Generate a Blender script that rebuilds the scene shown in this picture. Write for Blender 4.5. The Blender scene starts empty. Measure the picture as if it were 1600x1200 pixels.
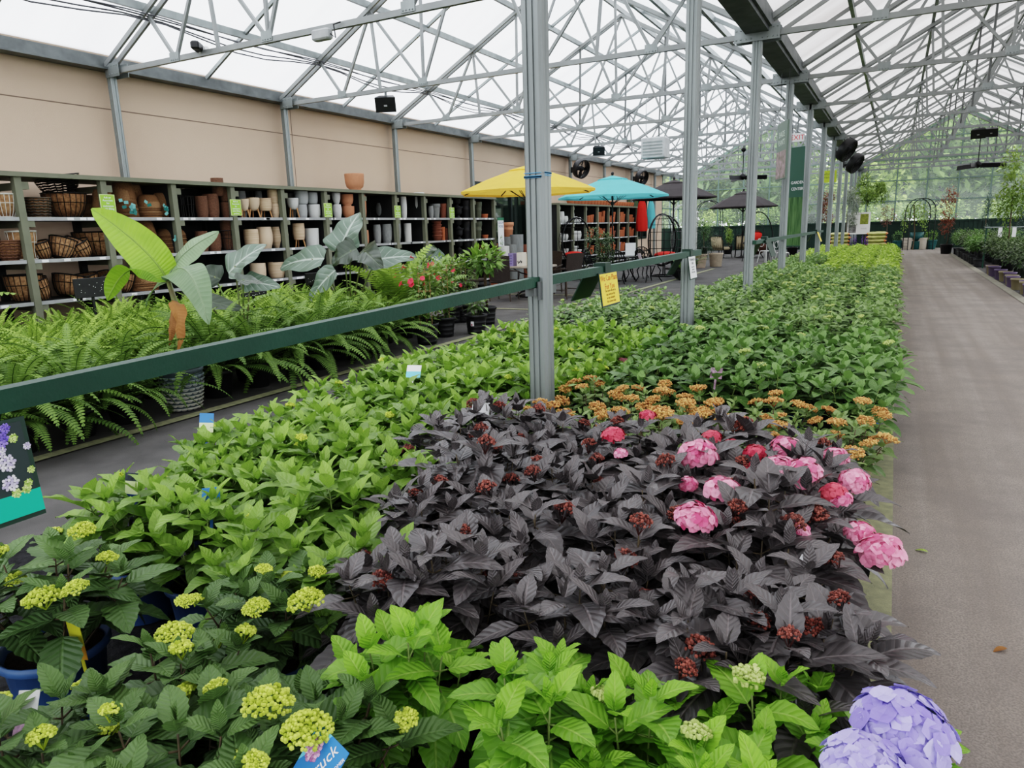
import bpy, math, random
import numpy as np
from mathutils import Vector, Matrix
PI = math.pi
rnd = random.Random(7)
COL = bpy.context.scene.collection

# ------------------------------------------------------------------ survey of the place
# eye height, lens and the three axes of the building as read from the photograph's vanishing points
FPX, EYE = 1110.0, 1.55
_dY = np.array([600., -258., FPX]); _dY /= np.linalg.norm(_dY)
_dn = np.array([.03, 1., 240. / FPX]); _dn /= np.linalg.norm(_dn)
_dn -= _dY * _dn.dot(_dY); _dn /= np.linalg.norm(_dn)
_dX = np.cross(_dn, _dY)
AX = np.stack([_dX, _dY, -_dn])
def _ray(x, y): return AX @ np.array([x - 800., y - 600., FPX])
def at_z(x, y, z): r = _ray(x, y); t = (z - EYE) / r[2]; return Vector((r[0]*t, r[1]*t, z))
def at_x(x, y, X): r = _ray(x, y); t = X / r[0]; return Vector((X, r[1]*t, r[2]*t + EYE))
def at_y(x, y, Y): r = _ray(x, y); t = Y / r[1]; return Vector((r[0]*t, Y, r[2]*t + EYE))
def px_of(X, Y, Z):
    c = AX.T @ np.array([X, Y, Z - EYE]); return 800 + FPX*c[0]/c[2], 600 + FPX*c[1]/c[2]
ORD = ['first','second','third','fourth','fifth','sixth','seventh','eighth','ninth','tenth','eleventh','twelfth','thirteenth','fourteenth','fifteenth','sixteenth','seventeenth','eighteenth','nineteenth','twentieth']
ORD += ['twenty-' + w for w in ORD[:9]] + ['thirtieth'] + ['thirty-' + w for w in ORD[:9]] + ['fortieth'] + ['forty-' + w for w in ORD[:9]]

# ------------------------------------------------------------------ materials
def _nodes(name):
    m = bpy.data.materials.new(name); m.use_nodes = True
    nt = m.node_tree; nt.nodes.clear()
    out = nt.nodes.new('ShaderNodeOutputMaterial')
    return m, nt, out
def N(nt, typ, **kw):
    n = nt.nodes.new(typ)
    for k, v in kw.items():
        if k.startswith('i_'): n.inputs[k[2:].replace('_', ' ')].default_value = v
        elif k.startswith('n_'): n.inputs[int(k[2:])].default_value = v
        else: setattr(n, k, v)
    return n
def L(nt, a, ao, b, bi): nt.links.new(a.outputs[ao], b.inputs[bi])
def rgba(c): return (c[0], c[1], c[2], 1.0)
def srgb(r, g, b):
    f = lambda v: ((v/255.+.055)/1.055)**2.4 if v > 10 else v/255./12.92
    return (f(r), f(g), f(b))
def mixc(nt, fac, a, b, ao=None, bo=None):
    m = N(nt, 'ShaderNodeMix', data_type='RGBA')
    if isinstance(fac, tuple): L(nt, fac[0], fac[1], m, 0)
    else: m.inputs[0].default_value = fac
    for src, i in ((a, 6), (b, 7)):
        if isinstance(src, tuple) and len(src) == 2: L(nt, src[0], src[1], m, i)
        else: m.inputs[i].default_value = rgba(src)
    return (m, 2)
def math_(nt, op, a, b=None, clamp=False):
    m = N(nt, 'ShaderNodeMath', operation=op, use_clamp=clamp)
    for k, s in ((0, a), (1, b)):
        if s is None: continue
        if isinstance(s, tuple): L(nt, s[0], s[1], m, k)
        else: m.inputs[k].default_value = s
    return (m, 0)
def mrange(nt, v, a, b, c=0., d=1.):
    m = N(nt, 'ShaderNodeMapRange'); L(nt, v[0], v[1], m, 0)
    for k, s in enumerate((a, b, c, d)): m.inputs[k+1].default_value = s
    return (m, 0)

def mat(name, col, rough=.6, metal=0., var=.12, scale=8., dark=None, bump=0., bscale=60., stretch=(1,1,1), spec=.4):
    m, nt, out = _nodes(name)
    p = N(nt, 'ShaderNodeBsdfPrincipled'); L(nt, p, 0, out, 0)
    p.inputs['Roughness'].default_value = rough; p.inputs['Metallic'].default_value = metal
    p.inputs['Specular IOR Level'].default_value = spec
    tc = N(nt, 'ShaderNodeTexCoord'); mp = N(nt, 'ShaderNodeMapping'); mp.inputs['Scale'].default_value = stretch
    L(nt, tc, 3, mp, 0)
    nz = N(nt, 'ShaderNodeTexNoise'); nz.inputs['Scale'].default_value = scale; nz.inputs['Detail'].default_value = 4
    L(nt, mp, 0, nz, 'Vector')
    f = mrange(nt, (nz, 0), .3, .7)
    d = dark or tuple(c*(1-2*var) for c in col)
    c = mixc(nt, f, d, col); L(nt, c[0], c[1], p, 'Base Color')
    if bump:
        n2 = N(nt, 'ShaderNodeTexNoise'); n2.inputs['Scale'].default_value = bscale; L(nt, mp, 0, n2, 'Vector')
        b = N(nt, 'ShaderNodeBump'); b.inputs['Strength'].default_value = bump; b.inputs['Distance'].default_value = .01
        L(nt, n2, 0, b, 'Height'); L(nt, b, 0, p, 'Normal')
    return m
def plain(name, col, rough=.6, metal=0., spec=.4):
    m, nt, out = _nodes(name)
    p = N(nt, 'ShaderNodeBsdfPrincipled'); L(nt, p, 0, out, 0)
    p.inputs['Base Color'].default_value = rgba(col); p.inputs['Roughness'].default_value = rough
    p.inputs['Metallic'].default_value = metal; p.inputs['Specular IOR Level'].default_value = spec
    return m

def leaf_mat(name, dark, light, vein, vein_f=.5, rough=.42, trans=.22, nveins=7., slant=1.3, bump=.35, noise=.25, under=None, spec=.45):
    """point attribute luv: x across -1..1, y along 0..1, z age tint 0..1"""
    m, nt, out = _nodes(name)
    at = N(nt, 'ShaderNodeAttribute', attribute_name='luv'); sp = N(nt, 'ShaderNodeSeparateXYZ'); L(nt, at, 1, sp, 0)
    u = math_(nt, 'ABSOLUTE', (sp, 0)); v = (sp, 1)
    mid = mrange(nt, u, .02, .11, 1., 0.)
    t = math_(nt, 'SUBTRACT', math_(nt, 'MULTIPLY', v, nveins), math_(nt, 'MULTIPLY', u, slant))
    fr = math_(nt, 'ABSOLUTE', math_(nt, 'SUBTRACT', math_(nt, 'FRACT', t), .5))
    side = math_(nt, 'MULTIPLY', mrange(nt, fr, .40, .49), mrange(nt, u, .55, 1., .8, .0))
    vf = math_(nt, 'MULTIPLY', math_(nt, 'MAXIMUM', mid, math_(nt, 'MULTIPLY', side, .55)), vein_f)
    nz = N(nt, 'ShaderNodeTexNoise'); nz.inputs['Scale'].default_value = 9.; nz.inputs['Detail'].default_value = 2
    tc = N(nt, 'ShaderNodeTexCoord'); L(nt, tc, 3, nz, 'Vector')
    oi = N(nt, 'ShaderNodeObjectInfo')
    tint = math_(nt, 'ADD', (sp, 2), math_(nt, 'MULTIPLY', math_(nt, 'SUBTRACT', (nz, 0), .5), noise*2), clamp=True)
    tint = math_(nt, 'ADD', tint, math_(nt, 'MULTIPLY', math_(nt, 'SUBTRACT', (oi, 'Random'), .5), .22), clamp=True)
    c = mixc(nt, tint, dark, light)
    c = mixc(nt, vf, c, vein)
    p = N(nt, 'ShaderNodeBsdfPrincipled'); L(nt, c[0], c[1], p, 'Base Color')
    p.inputs['Roughness'].default_value = rough; p.inputs['Specular IOR Level'].default_value = spec
    if bump:
        b = N(nt, 'ShaderNodeBump'); b.inputs['Strength'].default_value = bump; b.inputs['Distance'].default_value = .004
        h = math_(nt, 'SUBTRACT', mrange(nt, fr, .5, .1), mid)
        L(nt, h[0], h[1], b, 'Height'); L(nt, b, 0, p, 'Normal')
    if trans > 0:
        tr = N(nt, 'ShaderNodeBsdfTranslucent'); tcol = mixc(nt, .5, c, light); L(nt, tcol[0], tcol[1], tr, 0)
        mx = N(nt, 'ShaderNodeMixShader'); mx.inputs[0].default_value = trans
        L(nt, p, 0, mx, 1); L(nt, tr, 0, mx, 2); L(nt, mx, 0, out, 0)
    else: L(nt, p, 0, out, 0)
    return m

def tint_mat(name, dark, light, rough=.6, trans=0.):
    return leaf_mat(name, dark, light, light, 0., rough, trans, bump=0., noise=.15, spec=.3)

def lin(c, k): return tuple(min(1., x*k) for x in c)

# ------------------------------------------------------------------ mesh building
class MB:
    def __init__(s): s.v = []; s.f = []; s.l = []; s.n = 0; s.m = []; s.cm = 0
    def add(s, vs, fs, luv=None):
        vs = np.asarray(vs, float); o = s.n
        s.v.append(vs); s.n += len(vs)
        s.l.append(np.zeros((len(vs), 3)) if luv is None else np.asarray(luv, float))
        for f in fs: s.f.append(tuple(i + o for i in f)); s.m.append(s.cm)
        return s
    def box(s, a, b, M=None):
        x0,y0,z0 = a; x1,y1,z1 = b
        vs = np.array([(x0,y0,z0),(x1,y0,z0),(x1,y1,z0),(x0,y1,z0),(x0,y0,z1),(x1,y0,z1),(x1,y1,z1),(x0,y1,z1)])
        if M is not None: vs = np.array([tuple(M @ Vector(p)) for p in vs])
        return s.add(vs, [(3,2,1,0),(4,5,6,7),(0,1,5,4),(1,2,6,5),(2,3,7,6),(3,0,4,7)])
    def bbox(s, a, b, r=.01, M=None):
        """box with chamfered vertical and horizontal edges"""
        x0,y0,z0 = a; x1,y1,z1 = b; vs = []; fs = []
        r = min(r, (x1-x0)/2.01, (y1-y0)/2.01, (z1-z0)/2.01)
        def ring(z, k): return [(x0+r+k, y0+k, z),(x1-r-k, y0+k, z),(x1-k, y0+r+k, z),(x1-k, y1-r-k, z),(x1-r-k, y1-k, z),(x0+r+k, y1-k, z),(x0+k, y1-r-k, z),(x0+k, y0+r+k, z)]
        rings = [ring(z0, r*.8), ring(z0+r, 0), ring(z1-r, 0), ring(z1, r*.8)]
        for q in rings: vs += q
        for k in range(3):
            for i in range(8): fs.append((k*8+i, k*8+(i+1)%8, (k+1)*8+(i+1)%8, (k+1)*8+i))
        fs.append(tuple(range(7,-1,-1))); fs.append(tuple(range(24,32)))
        vs = np.array(vs)
        if M is not None: vs = np.array([tuple(M @ Vector(p)) for p in vs])
        return s.add(vs, fs)
    def bar(s, p, q, w, h=None, up=(0,0,1)):
        h = h or w; p = Vector(p); q = Vector(q); d = (q-p).normalized(); up = Vector(up)
        if abs(d.dot(up)) > .98: up = Vector((1,0,0)) if abs(d.x) < .9 else Vector((0,1,0))
        a = d.cross(up).normalized(); b = a.cross(d).normalized(); vs = []
        for e in (p, q):
            for i, j in ((-1,-1),(1,-1),(1,1),(-1,1)): vs.append(tuple(e + a*(w/2*i) + b*(h/2*j)))
        return s.add(vs, [(3,2,1,0),(4,5,6,7),(0,1,5,4),(1,2,6,5),(2,3,7,6),(3,0,4,7)])
    def tube(s, pts, r, n=6, closed=False, r2=None):
        pts = [Vector(p) for p in pts]; k = len(pts); vs = []; fs = []; prev = None
        for i, p in enumerate(pts):
            a = pts[(i-1) % k] if (closed or i) else p; b = pts[(i+1) % k] if (closed or i < k-1) else p
            d = (b-a); d = d.normalized() if d.length > 1e-9 else Vector((0,0,1))
            if prev is None:
                up = Vector((0,0,1)) if abs(d.z) < .9 else Vector((1,0,0))
                x = d.cross(up).normalized()
            else:
                x = (prev - d*prev.dot(d)); x = x.normalized() if x.length > 1e-6 else d.orthogonal().normalized()
            prev = x; y = d.cross(x)
            rr = r if r2 is None else r + (r2-r)*i/max(1, k-1)
            for j in range(n):
                t = 2*PI*j/n; vs.append(tuple(p + x*(rr*math.cos(t)) + y*(rr*math.sin(t))))
        for i in range(k if closed else k-1):
            o1, o2 = i*n, ((i+1) % k)*n
            for j in range(n): fs.append((o1+j, o1+(j+1) % n, o2+(j+1) % n, o2+j))
        if not closed: fs.append(tuple(range(n-1,-1,-1))); fs.append(tuple(range((k-1)*n, k*n)))
        return s.add(vs, fs)
    def lathe(s, prof, n=20, c=(0,0,0), sx=1., sy=1., cap0=True, cap1=False, tint=None):
        vs = []; fs = []; lv = []
        for r, z in prof:
            for j in range(n):
                t = 2*PI*j/n; vs.append((c[0]+r*math.cos(t)*sx, c[1]+r*math.sin(t)*sy, c[2]+z))
        for i in range(len(prof)-1):
            for j in range(n): fs.append((i*n+j, i*n+(j+1) % n, (i+1)*n+(j+1) % n, (i+1)*n+j))
        if cap0: fs.append(tuple(range(n-1,-1,-1)))
        if cap1: o = (len(prof)-1)*n; fs.append(tuple(range(o, o+n)))
        return s.add(vs, fs)
    def prism(s, poly, z0, z1, M=None):
        n = len(poly); vs = [(x,y,z0) for x,y in poly] + [(x,y,z1) for x,y in poly]
        fs = [tuple(range(n-1,-1,-1)), tuple(range(n, 2*n))] + [(i,(i+1)%n,n+(i+1)%n,n+i) for i in range(n)]
        vs = np.array(vs)
        if M is not None: vs = np.array([tuple(M @ Vector(p)) for p in vs])
        return s.add(vs, fs)
    def quad(s, a, b, c, d): return s.add([a,b,c,d], [(0,1,2,3)])
    def blob(s, c, r, n=6, m=4, sz=1., tint=0.):
        vs = [(c[0],c[1],c[2]-r*sz)]; fs = []
        for i in range(1, m):
            ph = -PI/2 + PI*i/m
            for j in range(n):
                t = 2*PI*j/n; vs.append((c[0]+r*math.cos(ph)*math.cos(t), c[1]+r*math.cos(ph)*math.sin(t), c[2]+r*sz*math.sin(ph)))
        vs.append((c[0],c[1],c[2]+r*sz)); k = len(vs)-1
        for j in range(n): fs.append((0, 1+(j+1)%n, 1+j)); fs.append((k, 1+(m-2)*n+j, 1+(m-2)*n+(j+1)%n))
        for i in range(m-2):
            for j in range(n): fs.append((1+i*n+j, 1+i*n+(j+1)%n, 1+(i+1)*n+(j+1)%n, 1+(i+1)*n+j))
        return s.add(vs, fs, np.tile((0,0,tint), (len(vs),1)))
    def mesh(s, name, mats, smooth=False):
        me = bpy.data.meshes.new(name)
        V = np.concatenate(s.v) if s.v else np.zeros((0,3))
        me.from_pydata(V.tolist(), [], s.f)
        for m in (mats if isinstance(mats, (list, tuple)) else [mats]): me.materials.append(m)
        if max(s.m, default=0): me.polygons.foreach_set('material_index', s.m)
        Lv = np.concatenate(s.l)
        if np.any(Lv):
            a = me.attributes.new('luv', 'FLOAT_VECTOR', 'POINT'); a.data.foreach_set('vector', Lv.ravel())
        if smooth: me.polygons.foreach_set('use_smooth', [True]*len(s.f))
        me.update(); return me
def link(name, me, parent=None, loc=(0,0,0), rz=0., rot=None, sc=None):
    o = bpy.data.objects.new(name, me); COL.objects.link(o)
    if parent is not None: o.parent = parent
    o.location = loc
    if rot is not None: o.rotation_euler = rot
    elif rz: o.rotation_euler = (0,0,rz)
    if sc is not None: o.scale = (sc,sc,sc) if not isinstance(sc, tuple) else sc
    return o
def obj(name, mb, mats, parent=None, smooth=False, **kw): return link(name, mb.mesh(name, mats, smooth), parent, **kw)
LABELS = {}
def tag(o, label, cat, group=None, kind=None):
    o['label'] = label; o['category'] = cat
    if group: o['group'] = group
    if kind: o['kind'] = kind
    LABELS.setdefault(label, []).append(o.name)
    return o
def thing(name, label, cat, loc=(0,0,0), rz=0., group=None, sc=None):
    o = bpy.data.objects.new(name, None); o.empty_display_size = .1; COL.objects.link(o)
    o.location = loc; o.rotation_euler = (0,0,rz)
    if sc is not None: o.scale = (sc,sc,sc)
    return tag(o, label, cat, group)
def struct(name, mb, mats, label=None, smooth=False, parent=None):
    o = obj(name, mb, mats, parent, smooth); o['kind'] = 'structure'
    if label: o['label'] = label
    return o
def clone(root, loc, rz=None, label=None, group=None, sc=None):
    r = root.copy(); COL.objects.link(r); r.location = loc
    if rz is not None: r.rotation_euler = (0,0,rz)
    if sc is not None: r.scale = (sc,sc,sc)
    if label: r['label'] = label; LABELS.setdefault(label, []).append(r.name)
    if group: r['group'] = group
    for ch in list(root.children):
        c = ch.copy(); COL.objects.link(c); c.parent = r
        for g in ch.children:
            d = g.copy(); COL.objects.link(d); d.parent = c
    return r
def text_mesh(s, size, m, extrude=.0006, align='CENTER', spacing=1.0, shear=0.):
    cu = bpy.data.curves.new('lettering', 'FONT'); cu.body = s; cu.size = size; cu.extrude = extrude; cu.shear = shear
    cu.align_x = align; cu.align_y = 'CENTER'; cu.space_line = spacing; cu.resolution_u = 2
    o = bpy.data.objects.new('lettering', cu)
    me = bpy.data.meshes.new_from_object(o); me.materials.clear(); me.materials.append(m)
    bpy.data.objects.remove(o); bpy.data.curves.remove(cu)
    return me
def lettering(s, size, m, parent, loc, rot=(PI/2,0,0), **kw):
    return link('lettering', text_mesh(s, size, m, **kw), parent, loc, rot=rot)
def round_lettering(s, size, m, parent, r, z, ang, taper=0., **kw):
    """letters wrapped around a pot of radius r; ang = direction of the middle of the word"""
    me = text_mesh(s, size, m, extrude=0.0, **kw)
    for v in me.vertices:
        rr = r + .0015 + taper*v.co.y
        a = ang + v.co.x/r
        v.co = (rr*math.cos(a), rr*math.sin(a), z + v.co.y)
    me.update(); return link('lettering', me, parent)

# ------------------------------------------------------------------ leaves
def p_ovate(v): v = np.clip(v,0,1); return np.clip(v**.48*(1-v)**.78*1.86*(1-.10*np.sin(PI*np.clip((v-.6)/.4,0,1))), 0, 1)
def p_lance(v): return np.sin(PI*np.clip(v,0,1)**.85)**.9
def p_heart(v): return np.clip(np.where(v < .16, .5+v*3.1, 1.0),0,1)*(np.clip(1-v,0,1)**.55)*1.06
def p_round(v): return np.sqrt(np.clip(1-(2*v-1)**2, 0, 1))
_T = {}
def leaf_tpl(ns, na, prof):
    k = (ns, na, prof.__name__)
    if k not in _T:
        v = np.repeat(np.linspace(0,1,ns+1), na+1); u = np.tile(np.linspace(-1,1,na+1), ns+1)
        fs = [(i*(na+1)+j, i*(na+1)+j+1, (i+1)*(na+1)+j+1, (i+1)*(na+1)+j) for i in range(ns) for j in range(na)]
        w = prof(v); w[v <= 0] = max(.02, float(prof(np.array([.0]))[0])) if prof is not p_heart else .5
        w[v >= 1] = 0.015
        _T[k] = (u, v, w, fs)
    return _T[k]
def add_leaf(mb, p, d, up, Ln, Wd, prof=p_ovate, fold=.25, droop=.6, serr=.05, ns=8, na=4, tint=.5, wave=0., cup=0., rs=rnd):
    u, v, w, fs = leaf_tpl(ns, na, prof)
    hw = Wd/2*w
    if serr: hw = hw*(1 + serr*np.where(np.abs(u) > .99, np.where(np.round(v*ns).astype(int) % 2, 1, -1), 0)*np.where((v > .08) & (v < .95), 1, 0))
    x = u*hw; a = droop*v
    if abs(droop) > 1e-3: yy = Ln*np.sin(a)/droop; zz = -Ln*(1-np.cos(a))/droop
    else: yy = Ln*v; zz = 0*v
    zz = zz + fold*np.abs(x) - cup*x*x/max(Wd, 1e-6)*4
    if wave: zz = zz + wave*Wd*np.abs(u)*np.sin(v*13 + rs.random()*6 + u*1.5)
    d = np.array(d, float); d /= np.linalg.norm(d); up = np.array(up, float)
    s = np.cross(d, up); nn = np.linalg.norm(s)
    if nn < 1e-4: s = np.cross(d, [1,0,0.1]); nn = np.linalg.norm(s)
    s /= nn; n = np.cross(s, d)
    V = np.array(p)[None,:] + x[:,None]*s + yy[:,None]*d + zz[:,None]*n
    mb.add(V, fs, np.stack([u, v, np.full_like(u, tint)], 1))

def bez(a, b, c, t): a=np.array(a); b=np.array(b); c=np.array(c); return a*(1-t)**2 + 2*b*t*(1-t) + c*t*t
def shrub(seed, stems=12, R=.2, H=.58, z0=.2, Ln=.14, ratio=.58, pairs=4, prof=p_ovate, ns=8, na=4, serr=.05, droop=.7, fold=.25, tipup=62, dome=.22, stem_r=.004, step=.12, r0=.06, young=1., elev=(62,34,12,-6,-18,-26), wave=.03, leafm=None):
    """opposite-leaved bush; returns leaf builder, stem builder, list of shoot tips"""
    rs = random.Random(seed); lb = MB(); sb = MB(); tips = []
    for i in range(stems):
        rr = R*math.sqrt((i+.4)/stems); an = i*2.39996 + rs.uniform(-.4,.4)
        zt = H*(1-dome*(rr/R)**2) + rs.uniform(-.05,.04)*H/.58
        b0 = (r0*math.cos(an)*rr/R*1.2, r0*math.sin(an)*rr/R*1.2, z0); c0 = (rr*math.cos(an), rr*math.sin(an), zt)
        m0 = (rr*.75*math.cos(an), rr*.75*math.sin(an), z0+(zt-z0)*.45)
        pts = [bez(b0, m0, c0, t) for t in (0,.35,.7,1)]
        sb.tube(pts, stem_r, 5, r2=stem_r*.6)
        ph = rs.uniform(0, PI); ln_stem = zt - z0
        for k in range(-1, pairs):
            t = 1 - max(k,0)*step*(.58/max(.3, ln_stem+z0)) if k >= 0 else 1.0
            if t < .25: break
            q = bez(b0, m0, c0, t)
            if k == -1: szf, el, tn = .34, 78, 1.0
            else:
                szf = (.62,.92,1.06,1.0,.9,.8)[min(k,5)]; el = elev[min(k,5)]; tn = (.85,.6,.42,.3,.2,.12)[min(k,5)]
            for sgn in (0, PI):
                a = ph + sgn + (k+1)*PI/2 + rs.uniform(-.35,.35)
                e = math.radians(el + rs.uniform(-14,14))
                # leaves at the rim of the plant hang outward, away from its middle
                out = math.cos(a-an)*rr/R
                e -= max(0,out)*.25
                d = (math.cos(a)*math.cos(e), math.sin(a)*math.cos(e), math.sin(e))
                ll = Ln*szf*rs.uniform(.85,1.15)
                pet = .16*ll if k >= 0 else .02
                st = np.array(q) + np.array(d)*pet
                if k >= 1: sb.bar(q, st, stem_r*.9)
                add_leaf(lb, st, d, (0,0,1) if el < 70 else (-math.cos(a),-math.sin(a),.3), ll, ll*ratio*rs.uniform(.9,1.1), prof, fold*rs.uniform(.5,1.4), droop*rs.uniform(.5,1.3) if k >= 0 else .2, serr, ns, na, min(1, max(0, tn*young + rs.uniform(-.15,.15))), wave, rs=rs)
        tips.append((np.array(c0), an, rr/R))
    return lb, sb, tips

# flower heads ------------------------------------------------------
def head_buds(seed, R=.04, n=70, br=.0065, dome=.35, stalk=.03, spread=1.):
    rs = random.Random(seed); mb = MB()
    for i in range(n):
        r = R*math.sqrt((i+.5)/n); a = i*2.39996
        z = dome*R*(1-(r/R)**2) + rs.uniform(-.15,.15)*R
        k = br*rs.uniform(.7,1.3)
        mb.blob((r*math.cos(a), r*math.sin(a), z), k, 5, 3, rs.uniform(.8,1.3), rs.random())
    for i in range(7):
        a = i*PI*2/7; mb.bar((0,0,-stalk), (R*.6*math.cos(a), R*.6*math.sin(a), -.002), .002)
    return mb
def floret(mb, c, nrm, r, rs, tint):
    n = Vector(nrm).normalized(); x = n.orthogonal().normalized(); a0 = rs.uniform(0, PI)
    x = (Matrix.Rotation(a0, 3, n) @ x)
    for k in range(4):
        d = Matrix.Rotation(k*PI/2 + rs.uniform(-.15,.15), 3, n) @ x
        d = (d + n*.42)
        add_leaf(mb, tuple(Vector(c)), tuple(d), tuple(n), r, r*1.15, p_round, .0, .7, 0, 3, 2, min(1, max(0, tint+rs.uniform(-.2,.2))), rs=rs)
def head_mop(seed, R=.075, n=70, fr=.02, flat=.7):
    rs = random.Random(seed); mb = MB()
    for i in range(n):
        z = 1 - (i+.5)/n*1.35; r = math.sqrt(max(0, 1-z*z)); a = i*2.39996
        nv = (r*math.cos(a), r*math.sin(a), z)
        k_ = rs.uniform(.84,1.05); c = (nv[0]*R*k_, nv[1]*R*k_, nv[2]*R*flat*k_)
        floret(mb, c, (nv[0]+rs.uniform(-.35,.35), nv[1]+rs.uniform(-.35,.35), nv[2]+.2+rs.uniform(-.2,.3)), fr*rs.uniform(.85,1.2), rs, rs.random())
    mb.blob((0,0,0), R*.62, 10, 6, flat, .0)
    mb.tube([(0,0,-.035),(0,0,-.01)], .004, 5)
    return mb

# pots ---------------------------------------------------------------
def pot_mesh(name, m, rt=.135, rb=.105, h=.24, lip=.012, ribs=0, n=24, wall=.006):
    mb = MB()
    prof = [(rb*.96,0),(rb,.006)]
    if ribs:
        for i in range(ribs):
            z = h*(.12+.68*i/ribs); r = rb+(rt-rb)*z/h
            prof += [(r,z),(r+.003,z+.005),(r+.003,z+.012),(r,z+.017)]
    prof += [(rb+(rt-rb)*.86,h*.86),(rt+lip*.4,h*.865),(rt+lip,h*.89),(rt+lip,h),(rt+lip-wall,h),(rt-wall,h*.9),(rt*.9,h*.86)]
    mb.lathe(prof, n)
    return mb.mesh(name, m, True)
def soil_mesh(m, r=.125, z=.21, n=16):
    mb = MB(); rs = random.Random(3); vs=[(0,0,z+.01)]
    for k in (.5,1.):
        for j in range(n): t=2*PI*j/n; vs.append((r*k*math.cos(t), r*k*math.sin(t), z+rs.uniform(-.008,.008)))
    fs=[(0,1+j,1+(j+1)%n) for j in range(n)]+[(1+j,1+n+j,1+n+(j+1)%n,1+(j+1)%n) for j in range(n)]
    mb.add(vs,fs); return mb.mesh('soil', m, True)
# ================================================================== the setting
BAY, Y0, XG, XWC, XW, XR = 3.66, 4.02, -1.93, -11.1, -11.3, 7.24
ZG, SL, YF, YN = 4.24, .555, 44.3, -9.0
YK = [Y0 + BAY*k for k in range(12)]
galv = mat('galvanized_steel', (.30,.33,.325), .45, .55, .16, 5., stretch=(1,1,.12))
galv_d = mat('galvanized_dark', (.17,.185,.185), .5, .5, .2, 4.)
truss_m = mat('truss_steel', (.27,.285,.28), .5, .3, .1, 3.)
wall_m = mat('beige_stucco', srgb(199,178,158), .9, 0, .06, .35, dark=srgb(186,165,146), bump=.25, bscale=90., spec=.1)
groove_m = plain('groove', srgb(120,104,92), .9)
asphalt = mat('asphalt', (.118,.112,.108), .92, 0, .2, 2.2, bump=.5, bscale=180., spec=.15)
aisle_m, nt, out = _nodes('worn_concrete')
p = N(nt, 'ShaderNodeBsdfPrincipled'); L(nt, p, 0, out, 0); p.inputs['Roughness'].default_value = .85; p.inputs['Specular IOR Level'].default_value = .2
tc = N(nt, 'ShaderNodeTexCoord'); mp = N(nt, 'ShaderNodeMapping'); mp.inputs['Scale'].default_value = (1.6,.05,1); L(nt, tc, 3, mp, 0)
n1 = N(nt, 'ShaderNodeTexNoise'); n1.inputs['Scale'].default_value = 3; n1.inputs['Detail'].default_value = 6; L(nt, mp, 0, n1, 0)
n2 = N(nt, 'ShaderNodeTexNoise'); n2.inputs['Scale'].default_value = 1.3; n2.inputs['Detail'].default_value = 8; n2.inputs['Roughness'].default_value=.7; L(nt, tc, 3, n2, 0)
n3 = N(nt, 'ShaderNodeTexNoise'); n3.inputs['Scale'].default_value = 140; n3.inputs['Detail'].default_value = 3; L(nt, tc, 3, n3, 0)
c = mixc(nt, mrange(nt, (n1,0), .35, .65), (.235,.198,.168), (.33,.292,.258))
c = mixc(nt, mrange(nt, (n2,0), .42, .66, 0., .85), c, (.185,.160,.145))
c = mixc(nt, mrange(nt, (n3,0), .38, .62, 0., .7), c, (.15,.132,.118)); L(nt, c[0], c[1], p, 'Base Color')
b = N(nt, 'ShaderNodeBump'); b.inputs['Strength'].default_value=.5; b.inputs['Distance'].default_value=.004; L(nt, n3, 0, b, 'Height'); L(nt, b, 0, p, 'Normal')
cloth_m = mat('weed_cloth', (.028,.028,.03), .9, 0, .35, 25., bump=.6, bscale=90., spec=.15)
paint_m = mat('olive_line_paint', srgb(150,150,118), .85, 0, .15, 18., dark=srgb(124,124,102), bump=.3, bscale=160., spec=.2)
kerb_m = mat('kerb_paint', srgb(150,146,132), .85, 0, .15, 9., bump=.3, spec=.2)
green_m = mat('rail_green_paint', srgb(22,66,50), .5, 0, .15, 3., bump=.1)
green_d = mat('dado_green', srgb(30,54,44), .6, 0, .15, 1.5)
sage_m = mat('sage_green_paint', srgb(112,114,97), .65, 0, .08, 4.)
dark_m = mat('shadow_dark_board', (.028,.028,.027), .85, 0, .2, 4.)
white_m = mat('white_plastic', (.75,.75,.74), .45, 0, .04, 6.)
black_m = mat('black_plastic', (.018,.018,.019), .45, 0, .2, 10.)
iron_m = mat('black_iron', (.014,.014,.015), .4, .4, .2, 12.)
bolt_m = plain('bolt_zinc', (.25,.26,.26), .4, .6)

def sheet_material(name, col, dirt, trans_col, scale):
    m, nt, out = _nodes(name)
    tc = N(nt, 'ShaderNodeTexCoord'); mp = N(nt, 'ShaderNodeMapping'); mp.inputs['Scale'].default_value = (.35,1.6,.35); L(nt, tc, 3, mp, 0)
    n = N(nt, 'ShaderNodeTexNoise'); n.inputs['Scale'].default_value = scale; n.inputs['Detail'].default_value = 5; L(nt, mp, 0, n, 0)
    f = mrange(nt, (n,0), .42, .75)
    c1 = mixc(nt, f, col, dirt); c2 = mixc(nt, f, trans_col, tuple(a*b for a, b in zip(trans_col, (d/max(cc,.01) for d, cc in zip(dirt, col)))))
    d = N(nt, 'ShaderNodeBsdfDiffuse'); L(nt, c1[0], c1[1], d, 0)
    t = N(nt, 'ShaderNodeBsdfTranslucent'); L(nt, c2[0], c2[1], t, 0)
    mx = N(nt, 'ShaderNodeMixShader'); mx.inputs[0].default_value = .80; L(nt, d, 0, mx, 1); L(nt, t, 0, mx, 2); L(nt, mx, 0, out, 0)
    return m
sheet_w = sheet_material('white_roof_sheet', (.85,.85,.86), (.72,.72,.74), (.97,.97,.985), .8)
sheet_b = sheet_material('dusty_roof_sheet', (.72,.69,.67), (.44,.40,.38), (.57,.545,.53), .9)

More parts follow.
